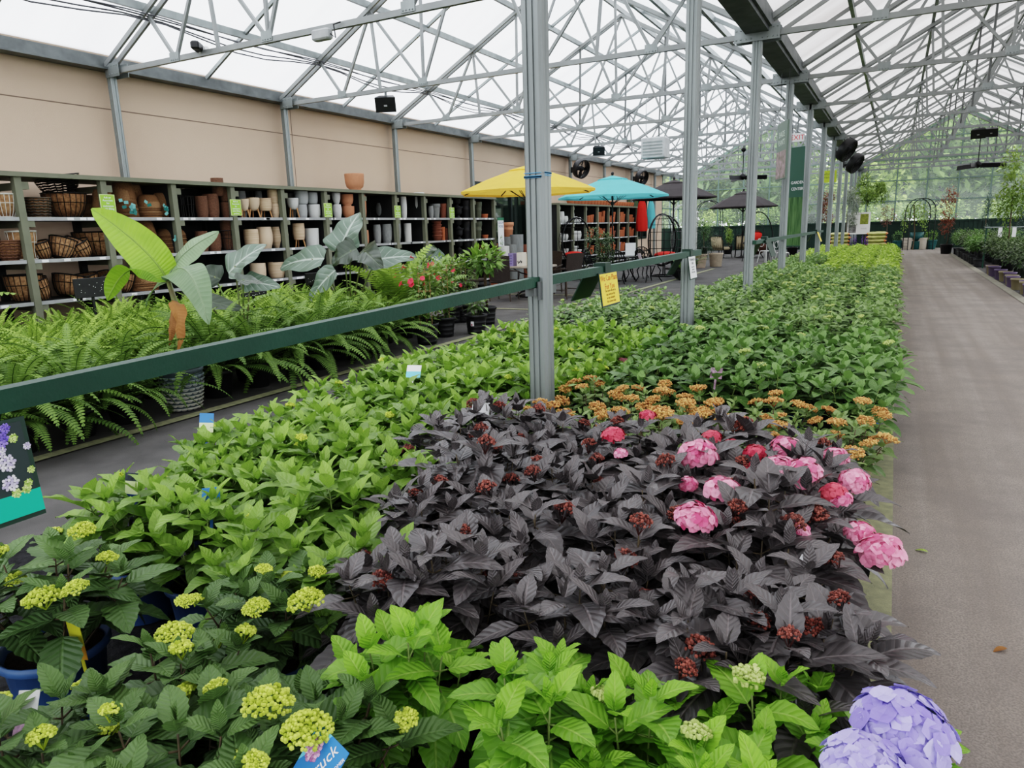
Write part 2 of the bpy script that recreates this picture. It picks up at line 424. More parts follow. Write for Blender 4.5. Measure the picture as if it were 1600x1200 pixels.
mb = MB(); mb.quad((-16,-12,0),(10,-12,0),(10,YF,0),(-16,YF,0)); struct('floor', mb, asphalt)
mb = MB(); mb.quad((.1,-6,.006),(2.12,-6,.006),(2.12,YF-.1,.006),(.1,YF-.1,.006)); struct('floor_aisle', mb, aisle_m)
mb = MB(); mb.quad((-4.0,-6,.005),(-.08,-6,.005),(-.08,37,.005),(-4.0,37,.005)); struct('floor_bed', mb, cloth_m)
def strip(n, x0, y0, x1, y1, w, m, z=.011):
    a = Vector((x0,y0,0)); b = Vector((x1,y1,0)); d = (b-a).normalized(); s = Vector((d.y,-d.x,0))*w/2; mb = MB()
    mb.quad(tuple(a-s+Vector((0,0,z))), tuple(a+s+Vector((0,0,z))), tuple(b+s+Vector((0,0,z))), tuple(b-s+Vector((0,0,z))))
    return struct('trim_%d' % n, mb, m)
strip(1, .0, -5, .0, 30, .2, paint_m); strip(2, -5.42, -4, -5.62, 26, .13, paint_m)
strip(3, -5.5, 12.6, -11, 12.6, .1, paint_m); strip(4, -5.5, 15.6, -11, 15.6, .1, paint_m); strip(5, 2.2, 2, 2.2, 43, .17, kerb_m, .014)
mb = MB(); mb.box((4.2,8,0),(4.3,43,.02)); struct('trim_6', mb, kerb_m)

# left wall, with its groove and two dark shop windows
YWE = 39.0
mb = MB(); mb.box((XW-.2,YN,0),(XW,18.95,4.5)); mb.box((XW-.2,23.9,0),(XW,33.2,4.5)); mb.box((XW-.2,36.2,0),(XW,YWE,4.5))
mb.box((XW-.2,18.95,2.98),(XW,23.9,4.5)); mb.box((XW-.2,33.2,3.2),(XW,36.2,4.5)); mb.box((XW-.2,33.2,0),(XW,36.2,1.0)); struct('wall_left', mb, wall_m)
mb = MB(); mb.box((XW-.01,YN,3.63),(XW+.004,YWE,3.645)); 
for y in (11.7, 19.0, 26.3, 33.0): mb.box((XW-.01,y,3.0 if 18 < y < 25 else .1),(XW+.004,y+.012,4.4))
struct('trim_7', mb, groove_m)
frame_m = mat('window_dark_frame', (.02,.03,.028), .4, .3, .1, 4.)
def glass(name, clear=.86, col=(.82,.9,.85), gl=.06):
    m, nt, out = _nodes(name)
    t = N(nt, 'ShaderNodeBsdfTransparent'); t.inputs[0].default_value = (.93,.96,.94,1)
    d = N(nt, 'ShaderNodeBsdfTranslucent'); d.inputs[0].default_value = rgba(col)
    g = N(nt, 'ShaderNodeBsdfGlossy'); g.inputs[0].default_value = (.9,.95,.92,1); g.inputs['Roughness'].default_value = .05
    a = N(nt, 'ShaderNodeMixShader'); a.inputs[0].default_value = 1-clear; L(nt, t, 0, a, 1); L(nt, d, 0, a, 2)
    b = N(nt, 'ShaderNodeMixShader'); b.inputs[0].default_value = gl; L(nt, a, 0, b, 1); L(nt, g, 0, b, 2); L(nt, b, 0, out, 0)
    return m
glass_m = glass('greenhouse_glass', .87, (.9,.97,.93), .03)
shop_glass = plain('shop_glass', (.012,.02,.016), .04, 0, 1.0)
def shop_window(n, y0, y1, z0, z1, cols, mid):
    mb = MB()
    for i in range(cols+1):
        y = y0 + (y1-y0)*i/cols; mb.box((XW-.06,y-.05,z0),(XW+.03,y+.05,z1))
    for z in (z0, z1) + ((mid,) if mid else ()): mb.box((XW-.06,y0,z-.05),(XW+.03,y1,z+.05))
    w = struct('window_%d' % n, mb, frame_m)
    mb = MB(); mb.box((XW-.04,y0,z0),(XW-.03,y1,z1)); struct('window_pane', mb, shop_glass, parent=w)
shop_window(1, 18.95, 23.9, .02, 2.98, 4, .95); shop_window(2, 33.2, 36.2, 1.0, 3.2, 3, None)

# far gable walls: green dado below, glazing above, one gable for each house
def roof_z(x, x0, x1): return ZG + .1 + SL*min(x-x0, x1-x)
frame_l = mat('glazing_bar_grey_green', srgb(118,138,128), .5, .2, .1, 4.)
for n, (x0, x1) in ((3, (XW, XG)), (4, (XG, XR))):
    mb = MB(); mb.box((x0,YF,0),(x1,YF+.08,1.4)); x = x0+.1
    while x < x1-.05: mb.bar((x,YF-.01,0),(x,YF-.01,1.4),.05,.03); x += .2
    mb.box((x0,YF-.06,1.36),(x1,YF+.1,1.44)); struct('wall_far', mb, green_d)
    mb = MB(); xs = [x0 + (x1-x0)*i/6.5 + .42 for i in range(7)]
    for x in [x0+.05] + xs + [x1-.05]: mb.box((x-.035,YF-.04,1.4),(x+.035,YF+.06,roof_z(x,x0,x1)))
    z = 2.48
    while z < 7:
        d = max(0, (z-ZG-.1)/SL)
        if x1-x0-2*d > .3: mb.box((x0+d,YF-.05,z-.03),(x1-d,YF+.05,z+.03))
        z += 1.06 if z < 6 else .9
    xm = (x0+x1)/2
    mb.bar((x0,YF,ZG+.1),(xm,YF,roof_z(xm,x0,x1)),.08,.14); mb.bar((x1,YF,ZG+.1),(xm,YF,roof_z(xm,x0,x1)),.08,.14)
    w = struct('window_%d' % n, mb, frame_l)
    mb = MB(); mb.add([(x0,YF+.02,1.42),(x1,YF+.02,1.42),(x1,YF+.02,ZG+.1),(xm,YF+.02,roof_z(xm,x0,x1)),(x0,YF+.02,ZG+.1)], [(0,1,2,3,4)]); struct('window_pane', mb, glass_m, parent=w)
# glazed side between the end of the stucco wall and the gable
mb = MB(); mb.box((XW-.08,YWE,0),(XW,YF,1.4)); struct('wall_corner', mb, green_d)
mb = MB()
for y in (YWE+.05, 40.7, 42.5, YF-.05): mb.box((XW-.08,y-.04,1.4),(XW+.02,y+.04,4.4))
for z in (2.48, 3.53): mb.box((XW-.06,YWE,z-.03),(XW+.02,YF,z+.03))
w = struct('window_5', mb, frame_l)
mb = MB(); mb.quad((XW-.03,YWE,1.42),(XW-.03,YF,1.42),(XW-.03,YF,4.3),(XW-.03,YWE,4.3)); struct('window_pane', mb, glass_m, parent=w)

# roof sheets
for x0, x1, m in ((XW-.2, XG, sheet_w), (XG, XR, sheet_b)):
    xm = ((XW if x0 < -5 else x0)+x1)/2; zr = ZG+.22+SL*(x1-xm)
    for xa in (x0, x1):
        mb = MB(); za = zr - SL*abs(xm-xa)
        mb.quad((xa,YN,za),(xm,YN,zr),(xm,YF+.1,zr),(xa,YF+.1,za)); struct('ceiling', mb, m)

# gutters
mb = MB(); mb.box((XG-.16,YN,ZG-.06),(XG+.16,YF,ZG+.02)); mb.box((XG-.2,YN,ZG+.0),(XG-.13,YF,ZG+.2)); mb.box((XG+.13,YN,ZG),(XG+.2,YF,ZG+.2)); struct('gutter_beam', mb, galv_d)
mb = MB(); mb.box((XW+.02,YN,ZG-.04),(XW+.16,YF,ZG+.16)); mb.box((XW+.02,YN,ZG-.05),(XW+.26,YF,ZG-.02)); struct('gutter_beam', mb, galv_d)
mb = MB(); mb.box((XR-.16,YN,ZG-.06),(XR+.16,YF,ZG+.18)); struct('gutter_beam', mb, galv_d)

# purlins along each roof slope, glazing rafters between the trusses
HALF = 4.585
for nm, x0 in (('left', XWC), ('right', XG)):
    for dx in (1.05, 2.32, 3.45, 4.585):
        for sgn in ((1,-1) if dx < 4.5 else (1,)):
            x = x0 + (dx if sgn > 0 else 2*HALF-dx); mb = MB()
            mb.box((x-.03,YN,ZG+SL*dx+.05),(x+.03,YF,ZG+SL*dx+.16)); struct('purlin_beam', mb, galv if dx < 4.5 else truss_m)
    for k in range(1, 12):
        for q in ((.5,) if nm == 'left' else (.33,.67)):
            y = YK[k] - BAY*q
            if y < 5: continue
            for sgn in (1,-1):
                mb = MB(); xe = x0 if sgn > 0 else x0+2*HALF
                mb.bar((xe,y,ZG+.13),(x0+HALF,y,ZG+SL*HALF+.13),.045 if nm == 'left' else .028,.06); struct('rafter_beam', mb, galv if nm == 'left' else truss_m)

# steel columns ------------------------------------------------------
def column_mesh(w, d, h):
    mb = MB(); g = .009
    # rectangular post with rolled ribs on each face
    def face(n, L0):
        pts = []
        for i in range(n):
            a = -L0/2 + L0*i/n; s = L0/n
            pts += [(a+s*.12, 0), (a+s*.22, g), (a+s*.78, g), (a+s*.88, 0)]
        return pts
    poly = []
    for (lx, ly, ang, L0, n) in ((0,-d/2,0,w,3),(w/2,0,PI/2,d,2),(0,d/2,PI,w,3),(-w/2,0,-PI/2,d,2)):
        for a, o in face(n, L0):
            X, Y = a, -o
            poly.append((lx + X*math.cos(ang)-Y*math.sin(ang), ly + X*math.sin(ang)+Y*math.cos(ang)))
    mb.prism(poly, 0, h); return mb
col_me = column_mesh(.115,.11,ZG-.06).mesh('column_post', galv)
wcol_me = column_mesh(.10,.09,ZG-.04).mesh('column_post', galv)
base_mb = MB(); base_mb.box((-.11,-.11,0),(.11,.11,.015)); base_me = base_mb.mesh('base_plate', galv_d)
for i, y in enumerate(YK):
    lab = 'galvanized steel column beside the yellow planting sign, marked with blue tape' if i == 0 else 'galvanized steel gutter column, %s away along the line of the green rail' % ORD[i]
    c = thing('steel_column', lab, 'column', (XG,y,0), 0, 'columns along the green rail'); c['kind'] = 'structure'
    link('post', col_me, c); link('base_plate', base_me, c)
    if i == 0:
        mb = MB(); rs = random.Random(2)
        for q in range(7):
            a, z = rs.uniform(-.05,.0), 1.86 + rs.uniform(-.02,.02); mb.box((.0675 if q%2 else -.06, -.072 if not q%2 else -.05, z),(.0685 if q%2 else .055, -.0655 if not q%2 else .05, z+rs.uniform(.004,.012)))
        obj('tape_mark', mb, plain('blue_tape', srgb(90,150,190), .6), c)['label'] = 'blue tape scrawl'
for i, y in enumerate(YK[1:11]):
    c = thing('wall_column', 'galvanized steel column against the beige wall, %s from the near end' % ORD[i], 'column', (XWC,y,0), 0, 'columns along the beige wall'); c['kind'] = 'structure'
    link('post', wcol_me, c); link('base_plate', base_me, c)

# roof trusses -------------------------------------------------------
def make_truss(m, mg, label, loc):
    t = thing('roof_truss', label, 'roof truss', loc, 0, 'roof trusses'); t['kind'] = 'structure'
    zc = ZG-.08; W = 2*HALF
    mb = MB(); mb.bar((.05,0,zc),(W-.05,0,zc),.06,.075); obj('bottom_chord', mb, m, t)
    for sgn in (0, 1):
        f = (lambda x: W-x) if sgn else (lambda x: x)
        mb = MB()
        for dy in (-.07,.07): mb.bar((f(.0),dy,ZG+.02),(f(HALF),dy,ZG+SL*HALF),.04,.07)
        obj('top_chord', mb, m, t)
        T = {1:(f(1.05),ZG+SL*1.05), 2:(f(2.32),ZG+SL*2.32), 3:(f(3.45),ZG+SL*3.45), 4:(HALF,ZG+SL*HALF)}
        B = {1:(f(1.55),zc), 2:(f(3.42),zc)}
        for a, b in ((T[1],B[1]),(B[1],T[2]),(T[2],B[2]),(B[2],T[3]),(B[2],T[4]),(T[3],(f(3.42),zc+.02)),((f(2.45),zc),T[2])):
            mb = MB(); mb.bar((a[0],0,a[1]),(b[0],0,b[1]),.045,.045,up=(0,1,0)); obj('web_bar', mb, m, t)
        mb = MB()
        x0, x1 = sorted((f(-.02), f(.31))); mb.box((x0,-.085,ZG-.17),(x1,-.075,ZG+.03)); mb.box((x0,.075,ZG-.17),(x1,.085,ZG+.03))
        for bx in (.08,.15,.22,.28):
            for bz in (-.13,-.01): mb.blob((f(bx),-.088,ZG+bz),.012,6,3)
        obj('gusset_plate', mb, mg, t)
        mb = MB()
        for bx, bz in ((f(1.55),zc),(f(3.42),zc+.02)):
            mb.box((bx-.1,-.04,bz-.04),(bx+.1,-.033,bz+.09))
            for q in (-.07,-.025,.025,.07): mb.blob((bx+q,-.043,bz-.015),.011,6,3)
        obj('node_plate', mb, mg, t)
    return t
tr0 = make_truss(truss_m, galv, 'grey steel roof truss above the pot shelving, the one with a camera on it', (XWC,YK[1],0))
for i, y in enumerate(YK[2:]): clone(tr0, (XWC,y,0), label='grey steel roof truss over the pot shelf house, %s one back' % ORD[i+1])
for i, y in enumerate(YK[2:]): clone(tr0, (XG,y,0), label='grey steel roof truss over the concrete aisle, %s one back' % ORD[i])
# sway bracing under the left roof, cable bundle on the first purlin
mb = MB()
for q, (dx, dz) in enumerate(((0,0),(.05,.02),(-.05,-.01),(.02,-.05))):
    pts = []
    for i in range(60):
        y = 2 + i*.66; sag = .05*math.sin((y-Y0)/BAY*PI)**2*(q+.3)
        pts.append((XWC+1.05+dx,y,ZG+SL*1.05-.01+dz-sag))
    mb.tube(pts, .012, 5)
tag(obj('cable_bundle', mb, mat('grey_cable', (.1,.1,.11), .6), smooth=True), 'bundle of grey cables running along the low purlin over the shelves', 'cable')

# ------------------------------------------------------------------ green rail
def rail(y0, y1, xa, xb, label, brk, za=1.235, zb=1.235):
    t = thing('guard_rail', label, 'railing', (XG,y0,0), 0, 'green painted guard rails')
    mb = MB(); mb.bar((xa,0,za-.032),(xb,y1-y0,zb-.032),.052,.058); obj('rail_bar', mb, green_m, t)
    for y in brk:
        mb = MB(); mb.box((-.03,y-y0-.09,zb-.115),(.03,y-y0-.0,zb-.066)); mb.box((.03,y-y0-.05,zb-.14),(.04,y-y0,zb-.03))
        obj('bracket', mb, galv_d, t)
    return t
rail(-1.5, YK[0]-.06, 0, 0, 'long dark green guard rail in front of the ferns, ending at the tape-marked column', (YK[0]-.06,), 1.16, 1.27)
rail(YK[0]+.06, YK[1]+.1, .02, .09, 'dark green guard rail that carries the yellow planting sign', (YK[0]+.15,), 1.27, 1.295)
rail(YK[2]-.1, 22.6, .09, .09, 'dark green guard rail farther along, past the gap after the second column', (YK[3],YK[4],YK[5]), 1.3, 1.3)
# ================================================================== plants in the hydrangea bed
soil_m = mat('potting_soil', (.03,.022,.016), .95, 0, .3, 40., bump=.8, bscale=120., spec=.1)
stem_green = mat('green_stem', (.16,.22,.06), .6, 0, .15, 20.)
stem_dark = mat('purple_stem', (.10,.075,.04), .6, 0, .3, 20.)
stem_brown = mat('brown_stem', (.12,.085,.05), .7, 0, .3, 20.)
pot_blue = mat('blue_pot_plastic', srgb(66,100,148), .45, 0, .12, 5.)
pot_purple = mat('plum_pot_plastic', srgb(46,26,52), .5, 0, .15, 5.)
pot_violet = mat('violet_pot_plastic', srgb(112,98,124), .5, 0, .12, 5.)
pot_tan = mat('tan_pot_plastic', srgb(150,140,112), .55, 0, .12, 5.)
pot_black = mat('black_nursery_plastic', (.017,.017,.018), .42, 0, .15, 6.)
pot_grey = mat('grey_green_pot', srgb(74,80,70), .55, 0, .12, 5.)
white_ink = plain('white_ink', (.8,.8,.8), .6); dark_ink = plain('dark_ink', (.05,.045,.045), .6)

LM = dict(
 dark = leaf_mat('plum_black_leaf', (.040,.036,.037), (.105,.094,.094), (.24,.20,.20), .45, .38, .03, 7., 1.6, .5, .2, spec=.55),
 bright = leaf_mat('bright_green_leaf', (.058,.125,.022), (.26,.42,.075), (.38,.5,.16), .3, .42, .25, 7., 1.6, .4),
 lime = leaf_mat('lime_green_leaf', (.075,.19,.022), (.25,.48,.052), (.46,.64,.18), .5, .42, .25, 7., 1.6, .5),
 deep = leaf_mat('deep_green_leaf', (.035,.078,.024), (.125,.21,.065), (.17,.28,.09), .35, .48, .15, 9., 1.8, .7),
 mid = leaf_mat('mid_green_leaf', (.05,.11,.03), (.18,.31,.09), (.26,.38,.14), .3, .45, .2, 7., 1.6, .4),
 soft = leaf_mat('soft_green_leaf', (.075,.14,.045), (.25,.37,.13), (.32,.44,.18), .3, .5, .2, 7., 1.6, .3),
 olive = leaf_mat('olive_green_leaf', (.062,.115,.032), (.24,.34,.12), (.32,.4,.16), .3, .45, .18, 7., 1.6, .4),
 oak = leaf_mat('yellow_green_lobed_leaf', (.12,.22,.03), (.40,.55,.11), (.45,.58,.16), .25, .5, .25, 5., 1.0, .3),
 pieris = leaf_mat('glossy_dark_green_leaf', (.022,.045,.018), (.115,.17,.06), (.14,.19,.08), .2, .35, .1, 5., 1., .1),
)
bud_yel = tint_mat('yellow_green_bud', (.34,.43,.045), (.70,.79,.17), .6, .15)
bud_pale = tint_mat('pale_cream_bud', (.30,.40,.10), (.58,.66,.26), .6, .1)
bud_red = tint_mat('rust_red_bud', (.05,.014,.012), (.32,.10,.075), .6)
bud_org = tint_mat('orange_tan_bud', (.36,.15,.05), (.70,.43,.16), .6)
bud_peach = tint_mat('peach_floret', (.62,.36,.18), (.82,.66,.42), .6, .1)
pink_m = tint_mat('pink_floret', (.60,.09,.20), (.92,.42,.56), .5, .15)
red_m = tint_mat('crimson_floret', (.42,.025,.06), (.76,.13,.17), .5, .1)
lav_m = tint_mat('lavender_floret', (.30,.24,.72), (.58,.53,.93), .5, .2)

PM = {}
for nm, m_, kw in (('blue',pot_blue,dict(rt=.135,rb=.11,h=.235,lip=.012)),('purple',pot_purple,dict(rt=.13,rb=.10,h=.235,lip=.008)),('tan',pot_tan,dict(rt=.125,rb=.1,h=.23,lip=.01)),
                   ('black',pot_black,dict(rt=.13,rb=.105,h=.235,lip=.01,ribs=4)),('violet',pot_violet,dict(rt=.13,rb=.105,h=.25,lip=.01)),('grey',pot_grey,dict(rt=.13,rb=.105,h=.25,lip=.01))):
    PM[nm] = pot_mesh('nursery_pot', m_, **kw)
SOIL = soil_mesh(soil_m)
# flower head meshes
HD = dict(
 yel = [head_buds(i, .048, 230, .0046, .55).mesh('flower_head', bud_yel) for i in range(3)],
 yels = [head_buds(i+9, .026, 80, .0042, .55).mesh('flower_head', bud_yel) for i in range(2)],
 pale = [head_buds(i+5, .04, 60, .007, .3).mesh('flower_head', bud_pale) for i in range(2)],
 red = [head_buds(i+20, .034, 75, .0048, .7, .045).mesh('flower_head', bud_red) for i in range(4)],
 org = [head_buds(i+30, .052, 85, .0062, .25).mesh('flower_head', bud_org) for i in range(3)],
 pink = [head_mop(i+40, .062, 70, .018, .75).mesh('flower_head', pink_m) for i in range(3)],
 crim = [head_mop(i+50, .046, 60, .0135, .65).mesh('flower_head', red_m) for i in range(3)],
 peach = [head_mop(i+55, .05, 60, .013, .5).mesh('flower_head', bud_peach) for i in range(1)],
 lav = [head_mop(i+60, .086, 135, .022, .8).mesh('flower_head', lav_m) for i in range(2)],
)
# foliage variants per kind:  (leaf material, stem material, shrub settings, count)
SPEC = dict(
 dark  = (LM['dark'], stem_dark, dict(stems=12, R=.225, H=.60, Ln=.205, ratio=.60, pairs=4, ns=11, na=4, serr=.045, droop=.75, fold=.22, elev=(46,20,4,-10,-22,-30), tipup=60, step=.11, wave=.02), 6),
 bright= (LM['bright'], stem_green, dict(stems=13, R=.24, H=.53, Ln=.175, ratio=.62, pairs=4, ns=8, na=4, serr=.035, droop=.6, fold=.32, elev=(62,36,14,-6,-20,-30), step=.10, wave=.035, young=1.0), 6),
 lime  = (LM['lime'], stem_green, dict(stems=8, R=.17, H=.56, Ln=.155, ratio=.72, pairs=5, ns=13, na=4, serr=.05, droop=.65, fold=.25, elev=(58,34,8,-16,-34,-46), step=.12, wave=.025), 4),
 deep  = (LM['deep'], stem_dark, dict(stems=11, R=.23, H=.50, Ln=.155, ratio=.70, pairs=4, ns=12, na=4, serr=.06, droop=.6, fold=.22, elev=(50,24,4,-10,-22,-30), step=.10, wave=.02), 5),
 mid   = (LM['mid'], stem_green, dict(stems=13, R=.25, H=.58, Ln=.15, ratio=.7, pairs=4, ns=6, na=2, serr=.03, droop=.6, fold=.25, elev=(55,28,8,-8,-22,-30), step=.10), 5),
 soft  = (LM['soft'], stem_green, dict(stems=16, R=.27, H=.62, Ln=.12, ratio=.76, pairs=4, ns=5, na=2, serr=.0, droop=.6, fold=.2, elev=(50,22,5,-10,-22,-30), step=.09), 5),
 olive = (LM['olive'], stem_brown, dict(stems=13, R=.22, H=.47, Ln=.095, ratio=.7, pairs=4, ns=6, na=2, serr=.03, droop=.5, fold=.25, elev=(45,18,0,-14,-26,-30), step=.10), 4),
 oak   = (LM['oak'], stem_brown, dict(stems=13, R=.28, H=.56, Ln=.17, ratio=.9, pairs=3, ns=4, na=2, serr=.12, droop=.6, fold=.15, elev=(35,12,-5,-20), step=.10), 3),
)
VAR = {}
for k, (lm, sm, kw, n) in SPEC.items():
    VAR[k] = []
    for i in range(n):
        lb, sb, tips = shrub(100+17*i+len(k), **kw)
        VAR[k].append((lb.mesh('foliage', lm, True), sb.mesh('stems', sm, True), tips))
WHAT = dict(dark=('dark_leaf_hydrangea','plum-black leaved hydrangea','black-leaved hydrangeas in the bed','purple'),
 bright=('green_hydrangea','bright green bushy hydrangea','bright green hydrangeas in the bed','blue'),
 lime=('lime_hydrangea','lime green hydrangea','lime hydrangeas at the front','tan'),
 deep=('lacecap_hydrangea','deep green budding hydrangea','deep green hydrangeas at the front','blue'),
 mid=('broadleaf_hydrangea','broad mid green hydrangea','mid green hydrangeas in the bed','black'),
 soft=('tall_hydrangea','tall soft green hydrangea','tall soft green hydrangeas in the bed','black'),
 olive=('orange_bud_hydrangea','orange-budded hydrangea','orange budded hydrangeas in the bed','tan'),
 oak=('oakleaf_hydrangea','yellow-green lobed-leaf hydrangea','yellow-green hydrangeas down the bed','black'))
tag_m = {}
def place_plant(kind, x, y, sc, label, seed, heads=(), pot=None, detail=True, zs=None):
    """heads: list of (head kind, how many)"""
    rs = random.Random(seed); nm, _, grp, pk = WHAT[kind]
    vi = seed % len(VAR[kind]); fo, st, tips = VAR[kind][vi]
    t = thing(nm, label, 'hydrangea', (x,y,.006), rs.uniform(0,2*PI), grp, sc)
    p_ = link('pot', PM[pot or pk], t)
    if detail: link('soil', SOIL, p_)
    link('foliage', fo, t)
    if detail: link('stems', st, t)
    ti = list(range(len(tips))); rs.shuffle(ti); q = 0
    for hk, n in heads:
        for _ in range(n):
            if q >= len(ti): break
            c, an, rr = tips[ti[q]]; q += 1
            up = .055 if hk in ('red','org','pale') else .045
            tilt = rr*.45
            link('flower_head', rs.choice(HD[hk]), t, (c[0]+.03*rr*math.cos(an), c[1]+.03*rr*math.sin(an), c[2]+up), rot=(-tilt*math.sin(an)*1., tilt*math.cos(an)*1., rs.uniform(0,6)), sc=rs.uniform(.8,1.15)*(.72 if kind == 'soft' else 1))
    return t
def care_tag(name, parent, loc, rz, tilt, w, h, bands, words=()):
    """plastic care label: stacked colour bands from the top down, each (fraction, material)"""
    t = bpy.data.objects.new(name, None); COL.objects.link(t); t.parent = parent; t.location = loc; t.rotation_euler = (tilt, 0, rz); t.empty_display_size = .02
    z = h; mb = MB(); ms = []
    for fr, m in bands:
        mb.cm = len(ms); ms.append(m); mb.box((-w/2,-.001,z-fr*h),(w/2,.001,z)); z -= fr*h
    mb.cm = 0; mb.box((-.006,.0012,-.09),(.006,.003,.02))
    obj('label_card', mb, ms, t)
    for s, size, lx, lz, ry, m in words: link('lettering', text_mesh(s, size, m, .0003), t, (lx,-.0018,lz), rot=(PI/2,ry,0))
    return t

# ---- zones of the bed, from the photograph --------------------------------------------------
def kind_at(x, y):
    if y < 1.52 + .12*(x+.9) and x > -1.28 and x < -.02: return None         # front lime plants, placed one by one
    if y < 1.62 and x <= -1.28: return None                                   # front deep green plants, placed one by one
    left = -1.36 - max(0, min(.62, (y-1.55)*.46))
    back = 3.62 if x < -.95 else 3.52
    if y < back and x > left: return 'dark'
    if y < 4.45 and x > -1.95 + (y-3.9)*.25 and x > left: return 'olive'
    if x < -1.96 + max(0, (y-4.4)*-.55) and y < 6.6: return 'bright'
    if y < 5.0 and x < -1.9: return 'bright'
    if y < 7.2: return 'mid' if x > -2.3 else 'bright'
    if y < 15.2: return 'soft'
    if y < 23: return 'oak' if (x > -1.3 and y > 17) else 'soft'
    return 'oak'
def bed_left(y): return -2.98 if y < 2.2 else (-3.2 if y < 3 else (-3.45 if y < 4.2 else (-3.65 if y < 8 else (-3.55 if y < 10.5 else (-2.75 if y < 13 else -2.45)))))
plan = []; y = 1.72
while y < 32.6:
    s = .40 if y < 4.6 else (.46 if y < 7.4 else .56)
    row = []; x = -.31 if y < 3.4 else (-.22 if y < 4 else -.13); j = 0
    off = rnd.uniform(-.06,.06)
    while x > bed_left(y):
        xx, yy = x + rnd.uniform(-.035,.035) + off*.3, y + rnd.uniform(-.04,.04)
        k = kind_at(xx, yy)
        inpost = any(abs(xx-XG) < .3 and abs(yy-c) < .3 for c in YK)
        if k and not inpost: row.append((k, xx, yy, s))
        x -= s
    plan.append(row); y += s*.96
rows_of = {}
seed = 0
for ri, row in enumerate(plan):
    cnt = {}
    for k in {r[0] for r in row}: rows_of.setdefault(k, []).append(ri)
    for (k, x, y, s) in row:
        px, py = px_of(x, y, .55)
        if px < -90: continue
        seed += 1; cnt[k] = cnt.get(k, 0)+1; rk = rows_of[k].index(ri)
        lab = '%s, %s from the kerb in the %s row of its kind' % (WHAT[k][1], ORD[cnt[k]-1], ORD[rk])
        rs = random.Random(seed*7+1); pot = None; heads = ()
        near = y < 7.5
        if k == 'dark':
            heads = [('red', rs.choice((2,3,4)))]
            if x > -1.1 and y > 2.75: heads = [('red', 1)]
        elif k == 'bright': heads = [('yels', rs.choice((0,0,1,1,2)))]
        elif k == 'olive': heads = [('org', rs.choice((4,6,7)))]
        elif k == 'mid': heads = [('pale', rs.choice((0,0,0,1)))]; pot = rs.choice(('black','blue','black'))
        elif k == 'soft': heads = [('pale', rs.choice((0,1,1,2,3)))]
        sc = {'dark':1.0,'bright':1.0,'mid':1.03,'soft':1.0,'olive':1.0,'oak':1.0}[k]*rs.uniform(.93,1.07)
        place_plant(k, x, y, sc, lab, seed, heads, pot, near)
NBED = seed
# pink and crimson mopheads among the black leaves, each carried by the plant it stands over
darks = [o for o in COL.objects if o.name.startswith('dark_leaf_hydrangea') and o.type == 'EMPTY']
for i, (px, py, z, hk, s_) in enumerate(((958,680,.66,'crim',1.15),(1012,649,.66,'crim',.85),(1090,711,.64,'pink',1.2),(1112,683,.64,'crim',.9),(1142,693,.62,'crim',.65),(1180,707,.64,'crim',.95),(1179,728,.62,'crim',.8),(1228,700,.64,'pink',.95),(1220,733,.64,'pink',.95),(1254,739,.64,'pink',1.05),
        (1307,714,.62,'pink',.75),(1335,752,.60,'pink',.85),(1302,769,.62,'crim',.85),(1312,780,.6,'pink',.6),(1130,768,.62,'pink',1.0),(1086,810,.62,'pink',1.05),(1075,757,.6,'pink',.55),(970,709,.62,'pink',.5),(1376,862,.52,'pink',1.05),(1344,834,.55,'pink',.7),(1250,829,.58,'pink',.5),(1150,668,.62,'red',1.2))):
    q = at_z(px, py, z); o = min(darks, key=lambda d: (d.location.x-q.x)**2+(d.location.y-q.y)**2)
    ml = Matrix.Translation(o.location) @ Matrix.Rotation(o.rotation_euler.z, 4, 'Z') @ Matrix.Scale(o.scale.x, 4)
    link('flower_head', HD[hk][i % 3], o, tuple(ml.inverted() @ q), rot=(.15*math.sin(i*3), .15*math.cos(i*2), i*1.3), sc=s_)

# ---- plants placed one by one along the front -----------------------------------------------
def front(kind, px, py, z, sc, label, sd, heads=(), pot=None):
    p = at_z(px, py, z)
    return place_plant(kind, p.x, p.y, sc, label, sd, heads, pot)
f1 = front('deep', 86, 1010, .25, 1.12, 'deep green budding hydrangea in a wide blue pot with a yellow tag', 3, [('yels',4)])
f2 = front('deep', 262, 1085, .42, 1.0, 'deep green hydrangea sprawling in front of the wide blue pot', 1, [('yels',4)])
f3 = front('deep', 420, 925, .45, .98, 'deep green hydrangea with yellow-green heads beside the black-leaved plants', 2, [('yels',2)])
f4 = front('deep', 470, 1130, .45, .98, 'deep green hydrangea with two fat yellow heads above a blue sign', 4, [('yels',2)])
f5 = front('deep', 260, 1215, .45, 1.05, 'deep green small-budded hydrangea at the very front of the bed', 7, [('yels',4)])
f6 = front('deep', 40, 1185, .45, 1.0, 'deep green hydrangea with a pale photo tag hanging in its leaves', 10, [('yels',4)])
l1 = front('lime', 632, 1020, .5, .93, 'lime green hydrangea in the lettered tan pot between green and black plants', 0)
l2 = front('lime', 835, 1090, .5, .97, 'lime green hydrangea carrying one cream flower cluster', 1, [('pale',1)])
l3 = front('lime', 1000, 1095, .5, .93, 'lime green hydrangea with tall upright shoots before the black-leaved plants', 2)
l4 = front('lime', 1215, 1125, .46, .92, 'darker lime hydrangea close behind the lavender blooms', 3, [('pale',1)])
l5 = front('lime', 1130, 1230, .5, .9, 'lime hydrangea with cream buds next to the lavender blooms', 5, [('pale',2)])
front('dark', 628, 905, .5, .95, 'black-leaved hydrangea spilling left beside the bright green plants', 2, [('red',2)])
front('dark', 1115, 1010, .48, .95, 'black-leaved hydrangea just behind the tall upright lime shoots', 4, [('red',2)])
